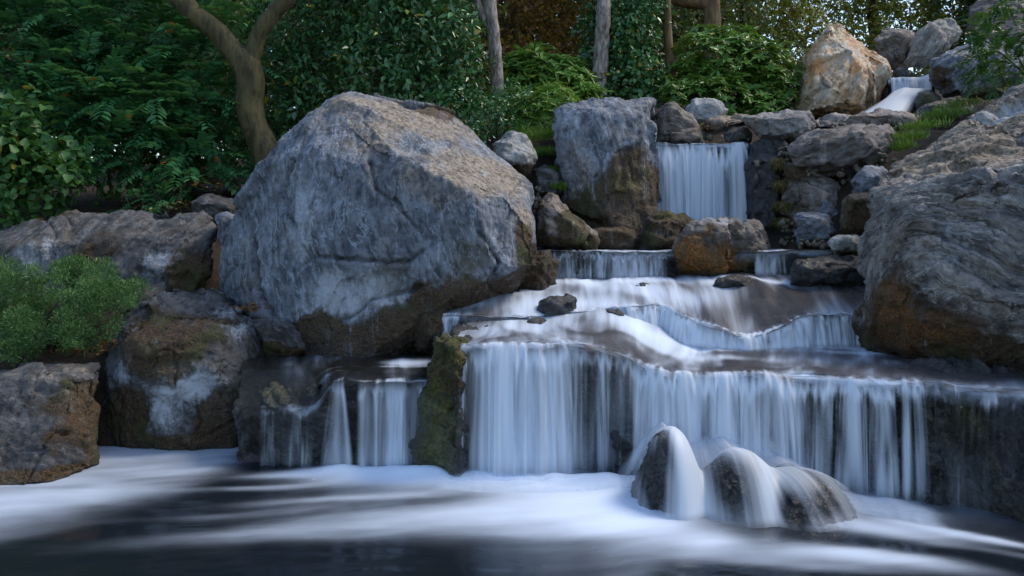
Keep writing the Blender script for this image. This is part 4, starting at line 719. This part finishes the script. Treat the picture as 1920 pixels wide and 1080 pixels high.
def tree(name, label, trunk, clumps, n, leafsize, mat, bark, seed, group=None, kind='scatter', limbs=()):
    st = [([W(*p[:3]) for p in trunk], [p[3]*p[2]/FPX for p in trunk])]
    for l in limbs: st.append(([W(*p[:3]) for p in l], [p[3]*p[2]/FPX for p in l]))
    b = st[0][0][0]
    return plant(name, label, 'tree', clumps, n, kind, leafsize, mat, base=b, stems=st, bark=bark, seed=seed, ratio=.5, group=group)
tree('forked_tree', 'leaning forked tree with smooth olive-tan bark behind the huge boulder',
     [(518,330,9.9,29),(496,280,9.9,26),(474,232,9.9,25),(467,195,9.9,25.5),(469,160,9.9,26),(463,125,9.9,27),(437,95,9.9,21),(398,52,9.9,20),(350,12,9.9,19),(300,-60,9.9,18),(240,-180,10,12)],
     [(250,-200,10,110),(560,-200,10,110),(400,-240,10.3,120)], 500, .08, PIN, TANB, 31, limbs=[[(464,140,9.9,20),(472,105,9.9,16),(486,65,9.9,15),(512,25,9.9,15),(545,-15,9.9,14),(580,-120,9.9,12)]])
tree('pale_trunk_tree', 'tree with a straight pale trunk behind the huge boulder, left of the bright green shrub',
     [(932,240,10.9,13),(932,150,10.9,12),(927,80,10.9,12.5),(920,20,10.9,12.5),(915,-60,10.9,11),(912,-200,11,10)], [(900,-160,12.6,120),(850,-60,12.4,50)], 500, .09, CAM, PALE, 32, limbs=[[(925,60,10.9,8),(905,30,10.9,7),(890,-20,10.9,5)]])
tree('ivy_trunk_tree', 'tree with a stout pinkish trunk wrapped in ivy, behind the upright square boulder',
     [(1120,240,11.8,18),(1124,150,11.8,15),(1128,80,11.8,14),(1132,0,11.8,13),(1135,-160,12.6,12)], [(1130,-180,12.8,120)], 400, .09, CAM, PALE, 33)
tree('slender_tree', 'thin brown trunk between the ivy and the wide dense shrub', [(1258,200,12.4,9),(1256,120,12.4,9),(1252,60,12.4,8),(1250,0,12.4,8),(1248,-150,12.4,6)], [(1240,-170,12.6,90)], 300, .09, FARD, BRN, 34)
tree('old_tree', 'stout brown trunk rising behind the wide dense shrub', [(1338,140,14.5,18),(1336,60,14.5,16),(1334,0,14.5,15),(1330,-150,14.5,12)], [(1330,-200,14.8,140),(1400,10,15,60),(1290,30,15,40)], 900, .10, FARD, BRN, 35, limbs=[[(1335,10,14.5,12),(1270,-5,14.6,16),(1200,-20,14.7,18),(1150,-60,14.8,18)]])
BG = [  # clumps, leaf size, n, material, label
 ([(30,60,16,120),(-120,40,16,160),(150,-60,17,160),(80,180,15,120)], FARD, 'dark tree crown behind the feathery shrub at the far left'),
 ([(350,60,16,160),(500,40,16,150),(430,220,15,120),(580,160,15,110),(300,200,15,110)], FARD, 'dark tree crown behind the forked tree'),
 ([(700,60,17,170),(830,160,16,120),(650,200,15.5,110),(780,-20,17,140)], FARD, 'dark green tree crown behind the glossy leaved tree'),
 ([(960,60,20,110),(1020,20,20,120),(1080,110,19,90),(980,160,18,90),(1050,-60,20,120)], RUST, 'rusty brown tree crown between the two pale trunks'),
 ([(1200,60,18,110),(1280,60,19,110),(1230,160,17,80),(1180,-40,18,120),(1320,160,17,60)], FARD, 'dark tree crown behind the slender trunk'),
 ([(1400,50,18,85),(1480,80,18,80),(1440,-30,18,90),(1530,30,19,75),(1400,140,17,60)], FAR, 'yellow-green tree crown with leaves coloured as if backlit, behind the wide dense shrub'),
 ([(1640,20,19,75),(1740,10,19,80),(1690,-60,19,100),(1590,-30,19,70),(1640,90,18,50),(1700,60,18.5,60),(1560,90,18,50),(1780,60,18.5,50)], FAR, 'yellow-green tree crown with leaves coloured as if backlit, behind the golden boulder'),
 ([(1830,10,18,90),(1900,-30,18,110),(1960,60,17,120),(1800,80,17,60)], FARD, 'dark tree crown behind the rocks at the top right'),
]
for i, (cl, m, lab) in enumerate(BG):
    dd = cl[0][2]; bx = cl[0][0]
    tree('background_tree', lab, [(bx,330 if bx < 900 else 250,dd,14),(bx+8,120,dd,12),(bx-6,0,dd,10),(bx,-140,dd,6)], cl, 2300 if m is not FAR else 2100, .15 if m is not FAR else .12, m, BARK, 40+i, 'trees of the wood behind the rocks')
# distant hedge mass closing the view low down
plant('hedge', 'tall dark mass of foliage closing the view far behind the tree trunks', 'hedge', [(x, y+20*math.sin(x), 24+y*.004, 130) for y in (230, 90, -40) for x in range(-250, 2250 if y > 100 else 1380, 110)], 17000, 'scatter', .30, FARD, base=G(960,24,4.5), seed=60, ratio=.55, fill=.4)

# grass
def grass(label, spots, n, L, seed, name='grass', hang=0., mat=None, wd=.006):
    rs = np.random.RandomState(seed); i = rs.randint(len(spots), size=n); S = np.array([W(s[0], s[1], s[2]) for s in spots]); R = np.array([[s[3]*s[2]/FPX, s[4]] for s in spots])
    P = S[i]+np.stack([rs.uniform(-1, 1, n)*R[i, 0], rs.uniform(-1, 1, n)*R[i, 1], rs.uniform(-.02, .02, n)], 1)
    Dr = rs.normal(size=(n, 3))*.4+np.array((0, 0, 1-2*hang)); Up = rs.normal(size=(n, 3)); Up[:, 2] = .2; Ls = L*rs.uniform(.5, 1.2, n)
    o = leaves(name, P, Dr, Up, Ls, np.full(n, wd), mat or GRASS, None, 'needle', rs, .3); return tag(o, label, kind='stuff')
GRASS = leaf_mat((.08, .19, .02), (.20, .36, .04), .5, .3)
grass('short bright grass on the bank left of the upright square boulder', [(1005,262,10.2,30,.5),(1020,290,9.7,20,.3),(1030,325,9.5,16,.2),(1045,355,9.2,14,.2),(970,275,10.2,30,.4),(1010,252,10.6,40,.4)], 5200, .08, 71)
grass('tuft of grass on top between the slab and the massive right boulder', [(1700,262,8.9,30,.2),(1730,240,9.2,30,.3),(1770,218,9.6,35,.3),(1800,200,10,25,.3),(1690,280,8.8,15,.2)], 1700, .10, 72)
grass('dry grass hanging down beside the dark wet wall', [(1460,300,9.1,8,.1),(1465,340,9.05,12,.1),(1470,380,9.0,14,.1),(1468,410,9.0,14,.1)], 1500, .12, 73, 'hanging_grass', .85, leaf_mat((.10, .10, .02), (.26, .20, .07), .6, .2), .0035)
def pebbles(label, spots, n, seed):
    rs = np.random.RandomState(seed); bm = bmesh.new(); bmesh.ops.create_icosphere(bm, subdivisions=1, radius=1.); B = np.array([v.co[:] for v in bm.verts]); F = np.array([[v.index for v in f.verts] for f in bm.faces]); bm.free()
    Vs, Fs = [], []
    for k in range(n):
        c = spots[rs.randint(len(spots))]; p = W(c[0]+rs.uniform(-1, 1)*c[3], c[1]+rs.uniform(-1, 1)*c[4], c[2]+rs.uniform(-.1, .15)); r = rs.uniform(.012, .05)
        q = B*rs.uniform(.55, 1.2, 3)*r; q = q*(1+.35*perlin(B*1.3+k, 2))[:, None]; Vs.append(q+p); Fs.append(F+len(B)*k)
    o = mesh_np('gravel', np.concatenate(Vs), np.concatenate(Fs), WARM); vvec(o, 'sc', np.concatenate(Vs)*3); z = np.zeros((len(B)*n, 3)); vattr(o, 'mA', z); vattr(o, 'mB', z+np.array((0, .2, .25))); return tag(o, label, kind='stuff')
pebbles('small broken stones packed in the joints of the upper rocks', [(1330,262,9.75,80,6),(1480,300,9.2,18,30),(1570,330,8.9,60,14),(1640,300,8.8,40,20),(1560,455,8.3,60,10),(1480,440,8.8,14,25),(1010,380,9.0,20,30),(1600,235,10.0,90,6)], 260, 5)
LIT = leaf_mat((.09, .03, .008), (.30, .14, .03), .7, .2)
def litter(label, spots, n, seed):
    rs = np.random.RandomState(seed); i = rs.randint(len(spots), size=n); S = np.array([W(*c[:3]) for c in spots])[i]; R_ = np.array([c[3]*c[2]/FPX for c in spots])[i]
    P = S+rs.normal(size=(n, 3))*np.stack([R_, R_, R_*.12], 1)*.6; Dr = rs.normal(size=(n, 3)); Dr[:, 2] *= .3; Up = rs.normal(size=(n, 3))*.4+np.array((0, 0, 1.)); L = rs.uniform(.03, .07, n)
    tag(leaves('leaf_litter', P, Dr, Up, L, L*.5, LIT, None, 'lance', rs), label, kind='stuff')
litter('fallen brown leaves lying in the gaps between the rocks', [(470,575,7.0,30),(180,655,6.9,50),(220,640,6.95,30),(400,350,9.6,60),(330,385,9.3,60),(1340,240,9.8,50),(1520,330,9.0,40)], 420, 6)
print('VERTS', sum(len(o.data.vertices) for o in bpy.data.objects if o.type == 'MESH'))
